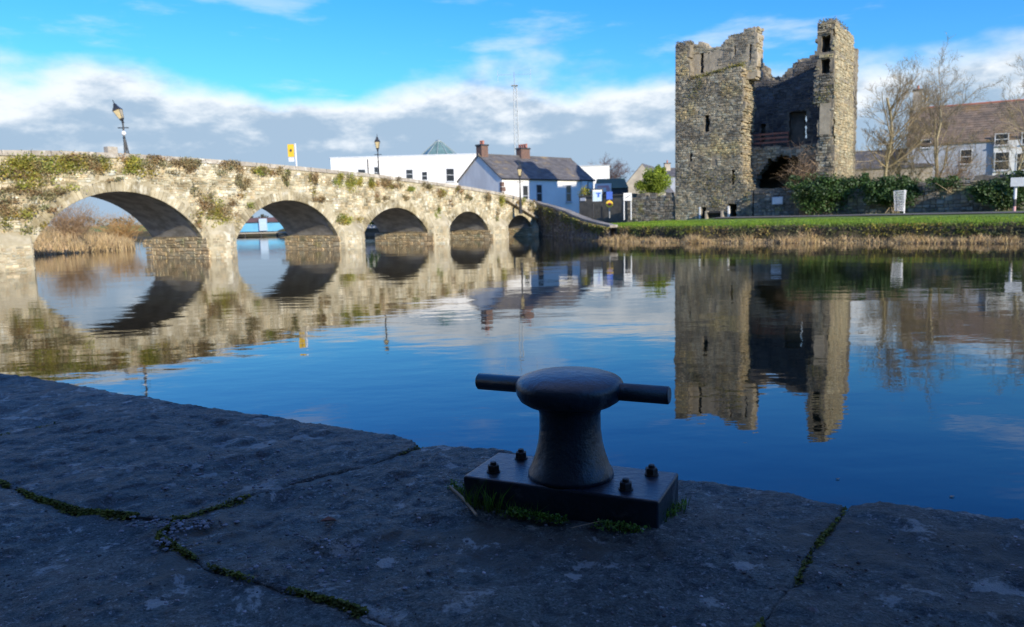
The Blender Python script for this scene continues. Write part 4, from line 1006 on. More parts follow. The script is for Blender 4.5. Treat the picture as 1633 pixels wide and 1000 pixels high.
# ------------------------------------------------------------------ houses
def frame2(c, e): e = e.normalized(); return Vector(c), e, V(-e.y, e.x, 0)
def slate_roof(mb, a, b_, c, d, nrow, tv=.18, rng=RNG, wid=.55):
    """courses of slates between eave a-b and ridge d-c"""
    nrm = (b_ - a).cross(d - a).normalized()
    if nrm.z < 0: nrm = -nrm
    for r in range(nrow):
        f0, f1 = r / nrow, (r + 1.15) / nrow; f1 = min(f1, 1.0)
        l0, r0 = a.lerp(d, f0), b_.lerp(c, f0); l1, r1 = a.lerp(d, f1), b_.lerp(c, f1); n = max(1, int((r0 - l0).length / wid)); off = .5 * (r % 2)
        for k in range(n + 1):
            g0, g1 = max(0, (k - off) / n), min(1, (k + 1 - off) / n)
            if g1 <= g0: continue
            k2 = rng.uniform(1 - tv, 1 + tv); lift = rng.uniform(.02, .04)
            p = [l0.lerp(r0, g0) + nrm * lift, l0.lerp(r0, g1 - .01 / n) + nrm * lift, l1.lerp(r1, g1 - .01 / n) + nrm * .004, l1.lerp(r1, g0) + nrm * .004]
            mb.add(p + [l0.lerp(r0, g0), l0.lerp(r0, g1)], [(0, 1, 2, 3), (4, 5, 1, 0)], (k2, k2, k2))
def window(parent, O, e, n, u, z, w, h, fm='frame_white', pm='dark_pane', sash=True, sill=True):
    """frame, glass, glazing bar and sill standing 3 cm proud of the wall plane through O"""
    c = O + e * u + V(0, 0, z)
    mb = MB(); t = .07
    for (a, b_, ww, hh) in ((-w / 2, 0, w, t), (-w / 2, h - t, w, t), (-w / 2, t, t, h - 2 * t), (w / 2 - t, t, t, h - 2 * t)):
        mb.obox(c + e * a + V(0, 0, b_) - n * .05, e * ww, n * .09, V(0, 0, hh))
    if sash: mb.obox(c + e * (-w / 2 + t) + V(0, 0, h * .5 - .03) - n * .04, e * (w - 2 * t), n * .07, V(0, 0, .06))
    wo_ = mb.build('window', M[fm], parent)
    m2 = MB(); m2.obox(c + e * (-w / 2 + .03) + V(0, 0, .03) - n * .03, e * (w - .06), n * .05, V(0, 0, h - .06)); m2.build('pane', M[pm], wo_)
    if sill: m3 = MB(); m3.obox(c + e * (-w / 2 - .06) + V(0, 0, -.1) - n * .02, e * (w + .12), n * .16, V(0, 0, .1)); m3.build('sill', M['grey_paint'], wo_)
    return wo_
def chimney(parent, c, sx, sy, h, rot, pots, m='brick_red'):
    mb = MB(); mb.cbox(c, sx, sy, h, rot); ch = mb.build('chimney', M[m], parent)
    m2 = MB(); m2.cbox((c[0], c[1], c[2] + h), sx + .14, sy + .14, .14, rot); m2.build('chimney_cap', M['frame_dark'], ch)
    for k in range(pots):
        f = (k - (pots - 1) / 2) * .33; m3 = MB(); m3.lathe((c[0] + math.cos(rot) * f, c[1] + math.sin(rot) * f, c[2] + h + .14), [(.12, 0), (.10, .3), (.125, .33), (.125, .38), (.09, .40)], 10); m3.build('chimney_pot', M['terracotta'], ch)
def house(name, label, FL, e, L, Wd, zb, ze, zr, wall_m, roof_m, gable_m=None, ov=.12, rows=14, seed=1):
    FL, e, b_ = frame2(FL, e); o = thing(name, label, 'house', (FL.x, FL.y, zb)); n = -b_
    P = lambda u, w, z: V(FL.x + e.x * u + b_.x * w, FL.y + e.y * u + b_.y * w, z)
    mb = MB(); mb.add([P(0, 0, zb), P(L, 0, zb), P(L, 0, ze), P(0, 0, ze), P(0, Wd, zb), P(L, Wd, zb), P(L, Wd, ze), P(0, Wd, ze)], [(0, 1, 2, 3), (5, 4, 7, 6)]); mb.build('front_and_back_wall', M[wall_m], o)
    for u, nm in ((0, 'gable_wall'), (L, 'gable_wall')):
        mb = MB(); mb.add([P(u, 0, zb), P(u, Wd, zb), P(u, Wd, ze), P(u, Wd / 2, zr - .05), P(u, 0, ze)], [(0, 1, 2, 3, 4)]); mb.build(nm, M[gable_m or wall_m], o)
    r_ = random.Random(seed); k = (zr - ze) / (Wd / 2)
    mb = MB(); th = V(0, 0, -.12)
    for (wa, wb) in ((-ov, Wd / 2), (Wd + ov, Wd / 2)):
        a, b2, c, d = P(-ov, wa, ze - k * ov), P(L + ov, wa, ze - k * ov), P(L + ov, wb, zr), P(-ov, wb, zr)
        mb.add([a, b2, c, d, a + th, b2 + th, c + th, d + th], [(0, 1, 2, 3), (7, 6, 5, 4), (0, 4, 5, 1), (1, 5, 6, 2), (3, 7, 4, 0)])
    rf = mb.build('roof', M[roof_m], o, tints=True)
    mb = MB()
    for (wa, wb) in ((-ov, Wd / 2), (Wd + ov, Wd / 2)): slate_roof(mb, P(-ov, wa, ze - k * ov), P(L + ov, wa, ze - k * ov), P(L + ov, wb, zr), P(-ov, wb, zr), rows, rng=r_)
    s_ = mb.build('slates', M[roof_m], rf, tints=True); s_['kind'] = 'stuff'
    mb = MB(); mb.tube(P(-ov, Wd / 2, zr + .02), P(L + ov, Wd / 2, zr + .02), .09, .09, 6); mb.build('ridge_tiles', M['terracotta'] if roof_m == 'slate_brown' else M[roof_m], rf, tints=True)
    return o, P, e, n
he = V(.72, .69, 0)
h1_, P, e, n = house('white_cottage', 'long white cottage with slate roof and two chimneys behind the bridge end', (-.67, 76.0, 0), he, 13.8, 6.6, 1.4, at_y(800, 283, 76).z, at_y(768, 247, 79).z, 'limewash', 'slate', 'gable_render', seed=4)
zr_h = at_y(768, 247, 79).z
chimney(h1_, P(.5, 3.3, zr_h - .45), .8, .9, 1.3, math.atan2(.69, .72) + math.pi / 2, 2); chimney(h1_, P(6.3, 3.3, zr_h - .4), .75, 1.3, 1.15, math.atan2(.69, .72) + math.pi / 2, 4)
F0 = P(0, 0, 0)
for (u, w, z, h) in ((3.2, .8, 2.9, 2.1), (5.2, .85, 3.3, 1.8), (9.7, .85, 3.3, 1.8)): window(h1_, F0, e, n, u, z, w, h, 'grey_paint')
window(h1_, P(0, 4.2, 0), P(0, 1, 0) - P(0, 0, 0), -e, 0, 4.2, .8, .55, 'frame_dark', sill=False)
mb = MB(); mb.obox(P(11.7, -.16, 1.4), e * .9, n * .0 + (P(0, .16, 0) - P(0, 0, 0)), V(0, 0, 4.1)); mb.build('pilaster', M['limewash'], h1_)
mb = MB(); mb.tube(P(12.8, -.08, 1.5), P(12.8, -.08, 5.4), .05, .05, 8); mb.build('downpipe', M['frame_dark'], h1_)
mb = MB(); zg = at_y(800, 283, 76).z - .1; mb.tube(P(-.1, -.2, zg), P(13.9, -.2, zg), .06, .06, 8); mb.build('gutter', M['frame_dark'], h1_)
for k in range(8): mb = MB(); mb.obox(P(-.03, -.03, 1.5 + k * .48), e * (.32 if k % 2 else .5), P(0, .3, 0) - P(0, 0, 0), V(0, 0, .42)); mb.build('quoin', M['brick_red'], h1_)

# long white flat-roofed building with glass lantern
wbz = at_y(640, 247, 86).z
o = thing('white_hall', 'long white flat-roofed building rising behind the bridge parapet', 'building', (-11, 86, 1.6))
A_ = at_y(527, 252, 84); B_ = at_y(770, 245, 90); A_.z = B_.z = 0; e = (B_ - A_).normalized(); n = V(e.y, -e.x, 0); L_ = (B_ - A_).length
Pw = lambda u, w, z: V(A_.x + e.x * u - n.x * w * .0 + (w * .0), A_.y + e.y * u + w, z)
zl, zr_ = at_y(527, 252, 84).z, at_y(770, 245, 90).z
mb = MB(); mb.add([Pw(0, 0, 1), Pw(L_, 0, 1), Pw(L_, 0, zr_), Pw(0, 0, zl), Pw(0, 14, 1), Pw(L_, 14, 1), Pw(L_, 14, zr_), Pw(0, 14, zl)], [(0, 1, 2, 3), (5, 4, 7, 6), (4, 0, 3, 7), (1, 5, 6, 2), (3, 2, 6, 7)]); mb.build('wall', M['white_render'], o)
mb = MB(); mb.obox(Pw(-.06, -.06, zl - .10), e * (L_ + .1) + V(0, 0, zr_ - zl), -n * .3, V(0, 0, .16)); mb.build('parapet_flashing', M['grey_paint'], o)
for (x, y, w, h) in ((577, 277, .9, .9), (600, 279, .5, 1.3), (653, 280, .85, 1.1), (677, 282, .7, 1.0), (718, 284, 1.0, 1.5)):
    P_ = on_plane(x, y, A_, n); window(o, A_, e, n, (P_ - A_).dot(e), P_.z - .4, w, h, 'grey_paint')
P_ = on_plane(587, 260, A_, n); mb = MB(); mb.tube(Pw((P_ - A_).dot(e), -.1, 2), Pw((P_ - A_).dot(e), -.1, zl - .1), .06, .06, 8); mb.build('downpipe', M['frame_dark'], o)
lc = at_y(700, 247, 96); lt = at_y(700, 226, 96).z; lb = lc.z - .35
gl = thing('glass_lantern', 'green glazed pyramid skylight above the white flat roof', 'skylight', (lc.x, lc.y, lb))
NS = 12; R0_, R1_ = 2.65, .35; 
mb = MB(); mb.lathe((lc.x, lc.y, lb - .8), [(R0_ + .1, 0), (R0_ + .1, .8)], NS); mb.build('kerb', M['roof_glazing_bar'], gl)
for k in range(NS):
    t0, t1 = 2 * math.pi * k / NS, 2 * math.pi * (k + 1) / NS; q = lambda t, r, z: V(lc.x + r * math.cos(t), lc.y + r * math.sin(t), z)
    m2 = MB(); m2.prism([q(t0 + .03, R0_, lb), q(t1 - .03, R0_, lb), q(t1 - .05, R1_, lt), q(t0 + .05, R1_, lt)], V(0, 0, -.05)); m2.build('pane', M['roof_glass'], gl, normals=True)
    m2 = MB(); m2.tube(q(t0, R0_ + .03, lb), q(t0, R1_ + .02, lt + .03), .055, .045, 5); m2.build('glazing_bar', M['roof_glazing_bar'], gl)
mb = MB(); mb.lathe((lc.x, lc.y, lt - .02), [(R1_ + .05, 0), (R1_ + .02, .15), (.05, .3)], NS); mb.build('cap', M['roof_glazing_bar'], gl)

# white block farther right, green shed, tan gabled house, grey house
def block(name, label, x0, x1, ytop, Y, depth, m, cat='building', zb=1.2, Y2=None):
    a, b_ = at_y(x0, ytop, Y), at_y(x1, ytop, Y2 or Y); z = (a.z + b_.z) / 2; a.z = b_.z = 0; e = (b_ - a); n_ = V(-e.y, e.x, 0).normalized()
    o = thing(name, label, cat, (a.x, a.y, zb)); mb = MB(); mb.obox(V(a.x, a.y, zb), e, n_ * depth, V(0, 0, z - zb)); mb.build('wall', M[m], o); return o, a, e, n_, z
wo2, a, e, n_, z = block('white_annex', 'plain white rendered building between the cottage and the bare tree', 915, 972, 265, 98, 8, 'white_render')
mb = MB(); mb.obox(V(a.x, a.y, z) - n_ * .1, e * 1.01, n_ * 8.2, V(0, 0, .12)); mb.build('roof', M['grey_paint'], wo2)
sh_, a, e, n_, z = block('green_shed', 'low dark green shed behind the road signs', 957, 1002, 300, 84, 6, 'frame_dark')
mb = MB(); mat('green_roof', (.05, .10, .06), (.04, .08, .05), 1, .7); mb.prism([V(a.x, a.y, z) - n_ * .2, V(a.x, a.y, z) + n_ * 6.2, V(a.x, a.y, z + 1.15) + n_ * 3], e); mb.build('roof', M['green_roof'], sh_, normals=True)
ga, gb, gc = at_y(986, 308, 112), at_y(1062, 308, 110), at_y(1024, 262, 111)
th_ = thing('gabled_house', 'house with sunlit tan gable beside the green conifer', 'house', (ga.x, ga.y, 1.3)); bk = V(.35, .94, 0).normalized() * 9
mb = MB(); mb.prism([V(ga.x, ga.y, 1.2), V(gb.x, gb.y, 1.2), gb, gc, ga], bk); mb.build('wall', M['tan_render'], th_, normals=True)
for (p, q) in ((ga, gc), (gb, gc)):
    d_ = (p - q).normalized() * .25; mb = MB(); u_ = V(0, 0, .14)
    mb.add([p + d_, q, q + bk, p + d_ + bk] + [v + u_ for v in (p + d_, q, q + bk, p + d_ + bk)], [(4, 5, 6, 7), (3, 2, 1, 0), (0, 1, 5, 4), (1, 2, 6, 5), (2, 3, 7, 6), (3, 0, 4, 7)], (1, 1, 1)); mb.build('roof_slope', M['slate'], th_, tints=True, normals=True)
gh = at_y(1045, 268, 120); g2, P, e, n = house('grey_house', 'distant grey house with a pale chimney just left of the castle', (gh.x, gh.y, 0), V(.98, -.2, 0), 9, 6, 1.2, gh.z - 1.3, gh.z, 'grey_and_shaded_render', 'slate', seed=9, rows=8)
cc = at_y(1064, 262, 122); chimney(g2, (cc.x, cc.y, gh.z - .4), .9, .7, 1.1, 0, 1, 'tan_render')

# long house on the right
ra = at_y(1448, 224, 76); rh, P, e, n = house('long_house', 'long two-storey house with brown slate roof behind bare trees at right', (ra.x, ra.y, 0), V(.86, -.51, 0), 22, 7.0, 1.3, at_y(1560, 222, 72).z, at_y(1560, 163, 75).z, 'grey_and_shaded_render', 'slate_brown', 'tan_render', rows=16, seed=12)
F0 = P(0, 0, 0)
cc = P(.5, 3.5, 0); chimney(rh, (cc.x, cc.y, at_y(1560, 163, 75).z - .5), .8, 1.0, 2.2, math.atan2(-.51, .86), 1, 'tan_render')
P_ = on_plane(1588, 250, F0, n); u0_ = (P_ - F0).dot(e) - .2
zr2 = at_y(1560, 222, 72).z
mb = MB(); mb.obox(P(u0_, -.25, 1.3), e * (22 - u0_), V(-n.x, -n.y, 0) * .24, V(0, 0, zr2 - 1.5)); mb.build('projecting_bay', M['limewash'], rh)  # sunlit end of the front, its brightness put into the white colour
bo = F0 + n * .25
for (x, y, w, h) in ((1597, 232, 1.1, 1.1), (1597, 272, 1.2, 1.7), (1632, 272, 1.2, 1.6), (1640, 230, 1.1, 1.1)):
    P_ = on_plane(x, y, bo, n); window(rh, bo, e, n, (P_ - bo).dot(e), P_.z, w, h, 'frame_white')
P_ = on_plane(1476, 236, F0, n); window(rh, F0, e, n, (P_ - F0).dot(e), P_.z, .9, .8, 'frame_white')
P_ = on_plane(1540, 262, F0, n); window(rh, F0, e, n, (P_ - F0).dot(e), P_.z, 1.0, 1.4, 'frame_white')
lb_ = at_y(1350, 266, 78); lh, P, e, n = house('low_outbuilding', 'low outbuilding with dark slate roof between the castle and the long house', (lb_.x, lb_.y, 0), V(.9, -.43, 0), 7.6, 5.0, 1.2, at_y(1400, 266, 76).z, at_y(1400, 240, 78).z, 'tan_render', 'slate', seed=14, rows=8)

# blue boathouse seen through the second arch, jetty, far trees
a0 = at_y(350, 377, 108); a1 = at_y(470, 377, 108); zt_ = at_y(400, 355, 108).z
bo_ = thing('blue_boathouse', 'light blue shed with rusty roof glimpsed through the second arch', 'shed', (a0.x, 108, .8))
mb = MB(); mb.obox(V(a0.x, 114, .6), V(a1.x - a0.x, 0, 0), V(0, 5, 0), V(0, 0, zt_ - .6)); mb.build('wall', M['blue_barn'], bo_)
mb = MB(); mb.prism([V(a0.x - .2, 113.7, zt_), V(a0.x - .2, 119.3, zt_), V(a0.x - .2, 116.5, zt_ + .7)], V(a1.x - a0.x + .4, 0, 0)); mb.build('roof', mat('rusty_roof', (.20, .095, .065), (.14, .075, .055), 1, .8), bo_, normals=True)
q_ = at_y(416, 352, 113); mb = MB(); mb.obox(V(q_.x - .5, 113.6, .7), V(1.1, 0, 0), V(0, .38, 0), V(0, 0, q_.z - .4)); mb.build('door', M['pale_blue'], bo_)
mb = MB(); mb.obox(V(a0.x, 110, .35), V(a1.x - a0.x, 0, 0), V(0, 2, 0), V(0, 0, .18)); jt_ = thing('jetty', 'low pale jetty in front of the blue shed beyond the bridge', 'jetty', (a0.x, 110, 0)); mb.build('deck', M['pale_wood'], jt_)
for k in range(5): mb = MB(); mb.tube((a0.x + .5 + k * 2.3, 110.3, -.5), (a0.x + .5 + k * 2.3, 110.3, .36), .12, .12, 8); mb.build('pile', M['dark_timber'], jt_)
mb = MB(); rng = random.Random(77)
for i in range(40): c_ = V(-260 + i * 9 + rng.uniform(-4, 4), 300 + rng.uniform(-15, 15), 2.2 + rng.random()); leaf_blob(mb, c_, (7, 5, rng.uniform(2, 4.5)), 160, .55, rng, clumps=7)
tag(mb.build('far_wood', M['far_trees']), 'dark line of far-off trees on the horizon beyond the bridge', 'trees', kind='stuff')

# ------------------------------------------------------------------ street furniture
def lamp(label, base, h, lean=0.0, split=False):
    o = thing('street_lamp', label, 'street lamp', base, 'black lantern lamps by the bridge'); x, y, z = base; s = h / 4.2
    mb = MB(); mb.lathe((x, y, z), [(.17 * s, 0), (.17 * s, .25 * s), (.12 * s, .3 * s), (.115 * s, .95 * s), (.085 * s, 1.05 * s)], 10); mb.build('base', M['black_iron'], o, smooth=False)
    mb = MB(); mb.lathe((x, y, z + 1.05 * s), [(.075 * s, 0), (.055 * s, .9 * s), (.085 * s, .95 * s), (.05 * s, 1.0 * s), (.045 * s, 1.75 * s), (.08 * s, 1.8 * s), (.04 * s, 1.87 * s)], 10); mb.build('column', M['black_iron'], o)
    mb = MB(); mb.tube((x - .3 * s, y, z + 2.55 * s), (x + .3 * s, y, z + 2.55 * s), .028 * s, .028 * s, 8); mb.build('ladder_bar', M['black_iron'], o)
    if split:
        mb = MB(); mb.tube((x + .34 * s, y, z), (x + .05 * s, y, z + 1.9 * s), .07 * s, .045 * s, 8); mb.build('stay', M['black_iron'], o)
        mb = MB(); mb.lathe((x, y, z + 2.12 * s), [(.05 * s, 0), (.12 * s, .06 * s), (.12 * s, .2 * s), (.05 * s, .26 * s)], 12); mb.build('junction_box', M['white_paint'], o)
    R_ = Matrix.Rotation(lean, 3, 'Y'); tz = z + 2.92 * s
    def T(mb):
        mb.v = [V(x, y, tz) + R_ @ (Vector(v) - V(x, y, tz)) for v in mb.v]; return mb
    mb = MB(); mb.lathe((x, y, tz), [(.04 * s, -.02 * s), (.13 * s, .1 * s), (.14 * s, .14 * s)], 6); la = T(mb).build('lantern', M['black_iron'], o)
    mb = MB(); mb.lathe((x, y, tz), [(.125 * s, .14 * s), (.25 * s, .62 * s)], 4, rot=.785); T(mb).build('glass', M['lamp_glass'], la)
    for k in range(4):
        t = .785 + k * math.pi / 2; mb = MB(); mb.tube((x + .13 * s * math.cos(t), y + .13 * s * math.sin(t), tz + .14 * s), (x + .255 * s * math.cos(t), y + .255 * s * math.sin(t), tz + .63 * s), .018 * s, .018 * s, 5); T(mb).build('lantern_bar', M['black_iron'], la)
    mb = MB(); mb.lathe((x, y, tz), [(.30 * s, .62 * s), (.29 * s, .66 * s), (.13 * s, .88 * s), (.10 * s, .98 * s), (.03 * s, 1.05 * s), (.015 * s, 1.26 * s)], 4, rot=.785); T(mb).build('hood', M['black_iron'], la)
b_ = at_y(200, 243, 44); lamp('black street lamp with its lantern tilted, leaning over the left of the bridge', (b_.x, b_.y, b_.z - 1.2), 4.2, -.38, True)
b_ = at_y(604, 276, 60); t_ = at_y(602, 213, 60); lamp('upright black lantern lamp on the bridge in front of the white hall', (b_.x, b_.y, b_.z - 1.05), t_.z - b_.z + 1.05)
b_ = at_y(830, 330, 69); t_ = at_y(830, 257, 69); lamp('lantern lamp standing before the slate roof of the white cottage', (b_.x, b_.y, b_.z - .6), t_.z - b_.z + .6)
# yellow sign on the bridge
a = at_y(473, 266, 57); t_ = at_y(470, 229, 57); so = thing('yellow_sign', 'yellow road sign with dark symbol on a white pole on the bridge', 'sign', (a.x, a.y, a.z - 1))
mb = MB(); mb.tube((a.x, a.y, a.z - 1), (t_.x + .02, a.y, t_.z), .06, .06, 10); mb.build('post', M['white_paint'], so)
p = at_y(465, 242, 57); mb = MB(); mb.obox(V(p.x - .24, p.y - .12, p.z - .38), V(.46, -.05, 0), V(0, .04, 0), V(0, 0, .9)); bd_ = mb.build('board', M['yellow_paint'], so)
mb = MB(); c_ = V(p.x, p.y - .17, p.z + .08); mb.prism([c_ + V(-.1, 0, 0), c_ + V(0, 0, -.14), c_ + V(.1, 0, 0), c_ + V(0, 0, .14)], V(0, .02, 0)); mb.build('symbol', M['frame_dark'], bd_)
mb = MB(); mb.obox(V(p.x - .22, p.y - .12, p.z - .72), V(.42, -.05, 0), V(0, .04, 0), V(0, 0, .3)); mb.build('lower_plate', M['white_paint'], so)
# small white disc fixed to the parapet
P_ = on_plane(730, 303, bp(0, 0, 0), BN); mb = MB(); mb.tube(P_ - BN * .02, P_ + BN * .12, .20, .20, 14); tag(mb.build('marker_disc', M['white_paint']), 'small round white marker on the bridge parapet near the cottage', 'marker')
# lattice radio mast
mo = thing('radio_mast', 'tall thin lattice radio mast behind the white cottage', 'mast', (1.6, 150, 2)); zt_ = at_y(820, 137, 150).z; mx, my = at_y(822, 190, 150).x, 150
legs = [(0, 1), (2.094, 1), (4.189, 1)]
for (t, _) in legs:
    mb = MB(); mb.tube((mx + .75 * math.cos(t), my + .75 * math.sin(t), 1.5), (mx + .36 * math.cos(t), my + .36 * math.sin(t), zt_), .10, .08, 5); mb.build('leg', M['galvanised'], mo)
mb = MB(); H_ = zt_ - 1.5; N_ = 30
for k in range(N_):
    f0, f1 = k / N_, (k + 1) / N_
    for i in range(3):
        r0 = .75 - .39 * f0; r1 = .75 - .39 * f1; t0 = legs[i][0]; t1 = legs[(i + 1) % 3][0]
        if k % 2: t0, t1 = t1, t0
        mb.tube((mx + r0 * math.cos(t0), my + r0 * math.sin(t0), 1.5 + H_ * f0), (mx + r1 * math.cos(t1), my + r1 * math.sin(t1), 1.5 + H_ * f1), .03, .03, 4, cap=False)
mb.build('bracing', M['galvanised'], mo)
zz_ = at_y(820, 119, 150).z; mb = MB(); mb.tube((mx, my, zt_ - .5), (mx - .1, my, zz_ + .5), .07, .05, 6); mb.build('top_pole', M['galvanised'], mo)
mb = MB(); mb.cbox((mx, my, zt_), 1.3, 1.1, .12); mb.build('platform', M['galvanised'], mo)
mb = MB(); mb.tube((mx - 3.2, my, zz_), (mx + 3.2, my, zz_), .022, .022, 6); mb.build('cross_arm', M['galvanised'], mo)
for sx in (-3.1, 3.0): mb = MB(); mb.tube((mx + sx, my, zz_ - 1.2), (mx + sx * 1.03, my, zz_ + .9), .03, .025, 5); mb.build('aerial', M['galvanised'], mo)
# boards and signs near the cottage
def post_sign(name, label, x, ytop, ybot, yg, wpx, Y, m, posts=1, cat='sign', pm='white_paint', shape='rect', fm=None, back=False):
    g = at_y(x, yg, Y); sc = Y / FPX; p = at_y(x, ybot, Y); h = (ybot - ytop) * sc; w = wpx * sc
    o = thing(name, label, cat, (g.x, g.y, g.z)); q = V(g.x, Y, p.z)
    if shape == 'rect':
        mb = MB(); mb.obox(q + V(-w / 2, -.05, 0), V(w, 0, 0), V(0, .05, 0), V(0, 0, h)); b0 = mb.build('board', M[m], o)
        if fm:
            mb = MB()
            for (dx, dz, ww, hh) in ((-w / 2 - .08, -.08, w + .16, .08), (-w / 2 - .08, h, w + .16, .08), (-w / 2 - .08, 0, .08, h), (w / 2, 0, .08, h)): mb.obox(q + V(dx, -.08, dz), V(ww, 0, 0), V(0, .12, 0), V(0, 0, hh))
            mb.build('frame', M[fm], o)
    else: mb = MB(); mb.tube(q + V(0, -.05, h / 2), q + V(0, .0, h / 2), w / 2, w / 2, 18); b0 = mb.build('board', M[m], o)
    for k in range(posts):
        dx = 0 if posts == 1 else (-w / 2 + .05 + k * (w - .1)); mb = MB(); mb.tube(V(g.x + dx, Y + .05, g.z - .3), V(g.x + dx, Y + .05, q.z + h * .9), .045, .045, 8); mb.build('post', M[pm], o)
    return o, b0, q, w, h
o, b0, q, w, h = post_sign('information_board', 'framed pale blue information board in front of the dark wall', 953, 303, 321, 342, 15, 67, 'pale_blue', 2, 'notice board', 'frame_dark', fm='frame_dark')
mb = MB(); mb.obox(q + V(.0, -.056, h * .35), V(.16, 0, 0), V(0, .005, 0), V(0, 0, h * .4)); mb.obox(q + V(-.12, -.057, h * .62), V(.4, 0, 0), V(0, .005, 0), V(0, 0, .12)); mb.build('map_print', M['blue_paint'], b0)
mb = MB(); mb.obox(q + V(-w / 2, -.058, h - .14), V(w, 0, 0), V(0, .007, 0), V(0, 0, .12)); mb.build('heading', M['white_paint'], b0)
post_sign('road_sign', 'plain blue rectangular sign above the yellow roundel', 972, 306, 318, 342, 9.5, 66.5, 'blue_paint', 1, pm='galvanised')
o, b0, q, w, h = post_sign('road_sign', 'round yellow sign with a red mark below the blue sign', 972, 320, 331, 342, 11, 66, 'yellow_paint', 1, pm='galvanised', shape='disc')
mb = MB(); mb.tube(q + V(0, -.06, h / 2), q + V(0, -.04, h / 2), w * .26, w * .26, 12); mb.build('symbol', M['red_paint'], b0)
o, b0, q, w, h = post_sign('direction_sign', 'white sign with a dark bent arrow on two posts by the stone wall', 1001, 308, 320, 345, 13, 64, 'white_paint', 2)
mb = MB(); mb.tube(q + V(-.2, -.055, h * .3), q + V(.0, -.055, h * .5), .03, .03, 5); mb.tube(q + V(0, -.055, h * .5), q + V(.2, -.055, h * .75), .03, .03, 5); mb.build('arrow', M['frame_dark'], b0)
o, b0, q, w, h = post_sign('shop_sign', 'pinkish white shop sign above the dark wall beside the blue sign', 962, 293, 306, 342, 26, 74, 'white_paint', 2, pm='frame_dark')
mb = MB(); mb.obox(q + V(-w * .35, -.056, h * .5), V(w * .7, 0, 0), V(0, .005, 0), V(0, 0, h * .25)); mb.tube(q + V(w * .3, -.058, h * .3), q + V(w * .3, -.045, h * .3), .2, .2, 12); mb.build('print', M['pink_paint'], b0)
# dark wall in the castle's shade with a plate
dp = [at_y(924, 345, 71), at_y(1012, 345, 66.5)]; e = dp[1] - dp[0]; e.z = 0; z = at_y(960, 313, 69).z
dw_ = thing('yard_wall', 'dark yard wall standing in the castle shadow behind the signs', 'wall', (dp[0].x, dp[0].y, 1.2)); mb = MB(); mb.obox(V(dp[0].x, dp[0].y, 1.0), e, V(.3, .5, 0), V(0, 0, z - 1.0)); mb.build('wall', M['wall_core'], dw_)
mb = MB(); mb.obox(V(dp[0].x, dp[0].y, z) - V(.05, .08, 0), e * 1.01, V(.36, .66, 0), V(0, 0, .12)); mb.build('coping', M['wall_core'], dw_)
p_ = on_plane(930, 318, dp[0], V(e.y, -e.x, 0).normalized()); en = e.normalized(); nn_ = V(en.y, -en.x, 0); mb = MB(); mb.obox(V(p_.x, p_.y, p_.z - .14) - en * .32 + nn_ * .01, en * .64, nn_ * .05, V(0, 0, .28)); mb.build('plate', M['white_paint'], dw_)
# wire litter basket on a pale post, and the sign at far right
g = on_z(1441, 351, 1.06); sc = g.y / FPX
lo_ = thing('wire_basket', 'pale wire mesh basket on a white post at the edge of the grass', 'basket', (g.x, g.y, 1.06))
mb = MB(); mb.tube((g.x, g.y, .9), (g.x, g.y, 1.06 + 47 * sc), .05, .05, 10); mb.build('post', M['white_paint'], lo_)
cx_, cy_ = g.x - .34, g.y - .05; zb_, zt_ = 1.06 + 15 * sc, 1.06 + 46 * sc
mb = MB()
for k in range(28):
    t = 2 * math.pi * k / 28; mb.tube((cx_ + .27 * math.cos(t), cy_ + .27 * math.sin(t), zb_), (cx_ + .38 * math.cos(t), cy_ + .38 * math.sin(t), zt_), .008, .008, 4, cap=False)
for j in range(9):
    f = j / 8; r = .27 + .11 * f; z = zb_ + (zt_ - zb_) * f; rr = .018 if j in (0, 8) else .008
    for k in range(28): t0, t1 = 2 * math.pi * k / 28, 2 * math.pi * (k + 1) / 28; mb.tube((cx_ + r * math.cos(t0), cy_ + r * math.sin(t0), z), (cx_ + r * math.cos(t1), cy_ + r * math.sin(t1), z), rr, rr, 4, cap=False)
mb.build('mesh', M['white_paint'], lo_)
mb = MB(); mb.lathe((cx_, cy_, zb_), [(.27, 0), (.27, .02)], 20); mb.build('bottom', M['galvanised'], lo_)
g = on_z(1617, 342, 1.3); sc = g.y / FPX * 1.15; so = thing('post_sign', 'grey rectangular sign on a white and red striped post at far right', 'sign', (g.x, g.y, 1.25))
for k, (z0_, z1_, m_) in enumerate(((1.0, 1.3 + 11 * sc, 'pink_paint'), (1.3 + 11 * sc, 1.3 + 21 * sc, 'frame_dark'), (1.3 + 21 * sc, 1.3 + 40 * sc, 'white_paint'))):
    mb = MB(); mb.tube((g.x, g.y, z0_), (g.x, g.y, z1_), .085, .085, 10); mb.build('post_band', M[m_], so)
mb = MB(); mb.obox(V(g.x - .42, g.y - .16, 1.3 + 38 * sc), V(.9, -.25, 0), V(.02, .05, 0), V(0, 0, 12 * sc)); mb.build('board', M['grey_paint'], so)

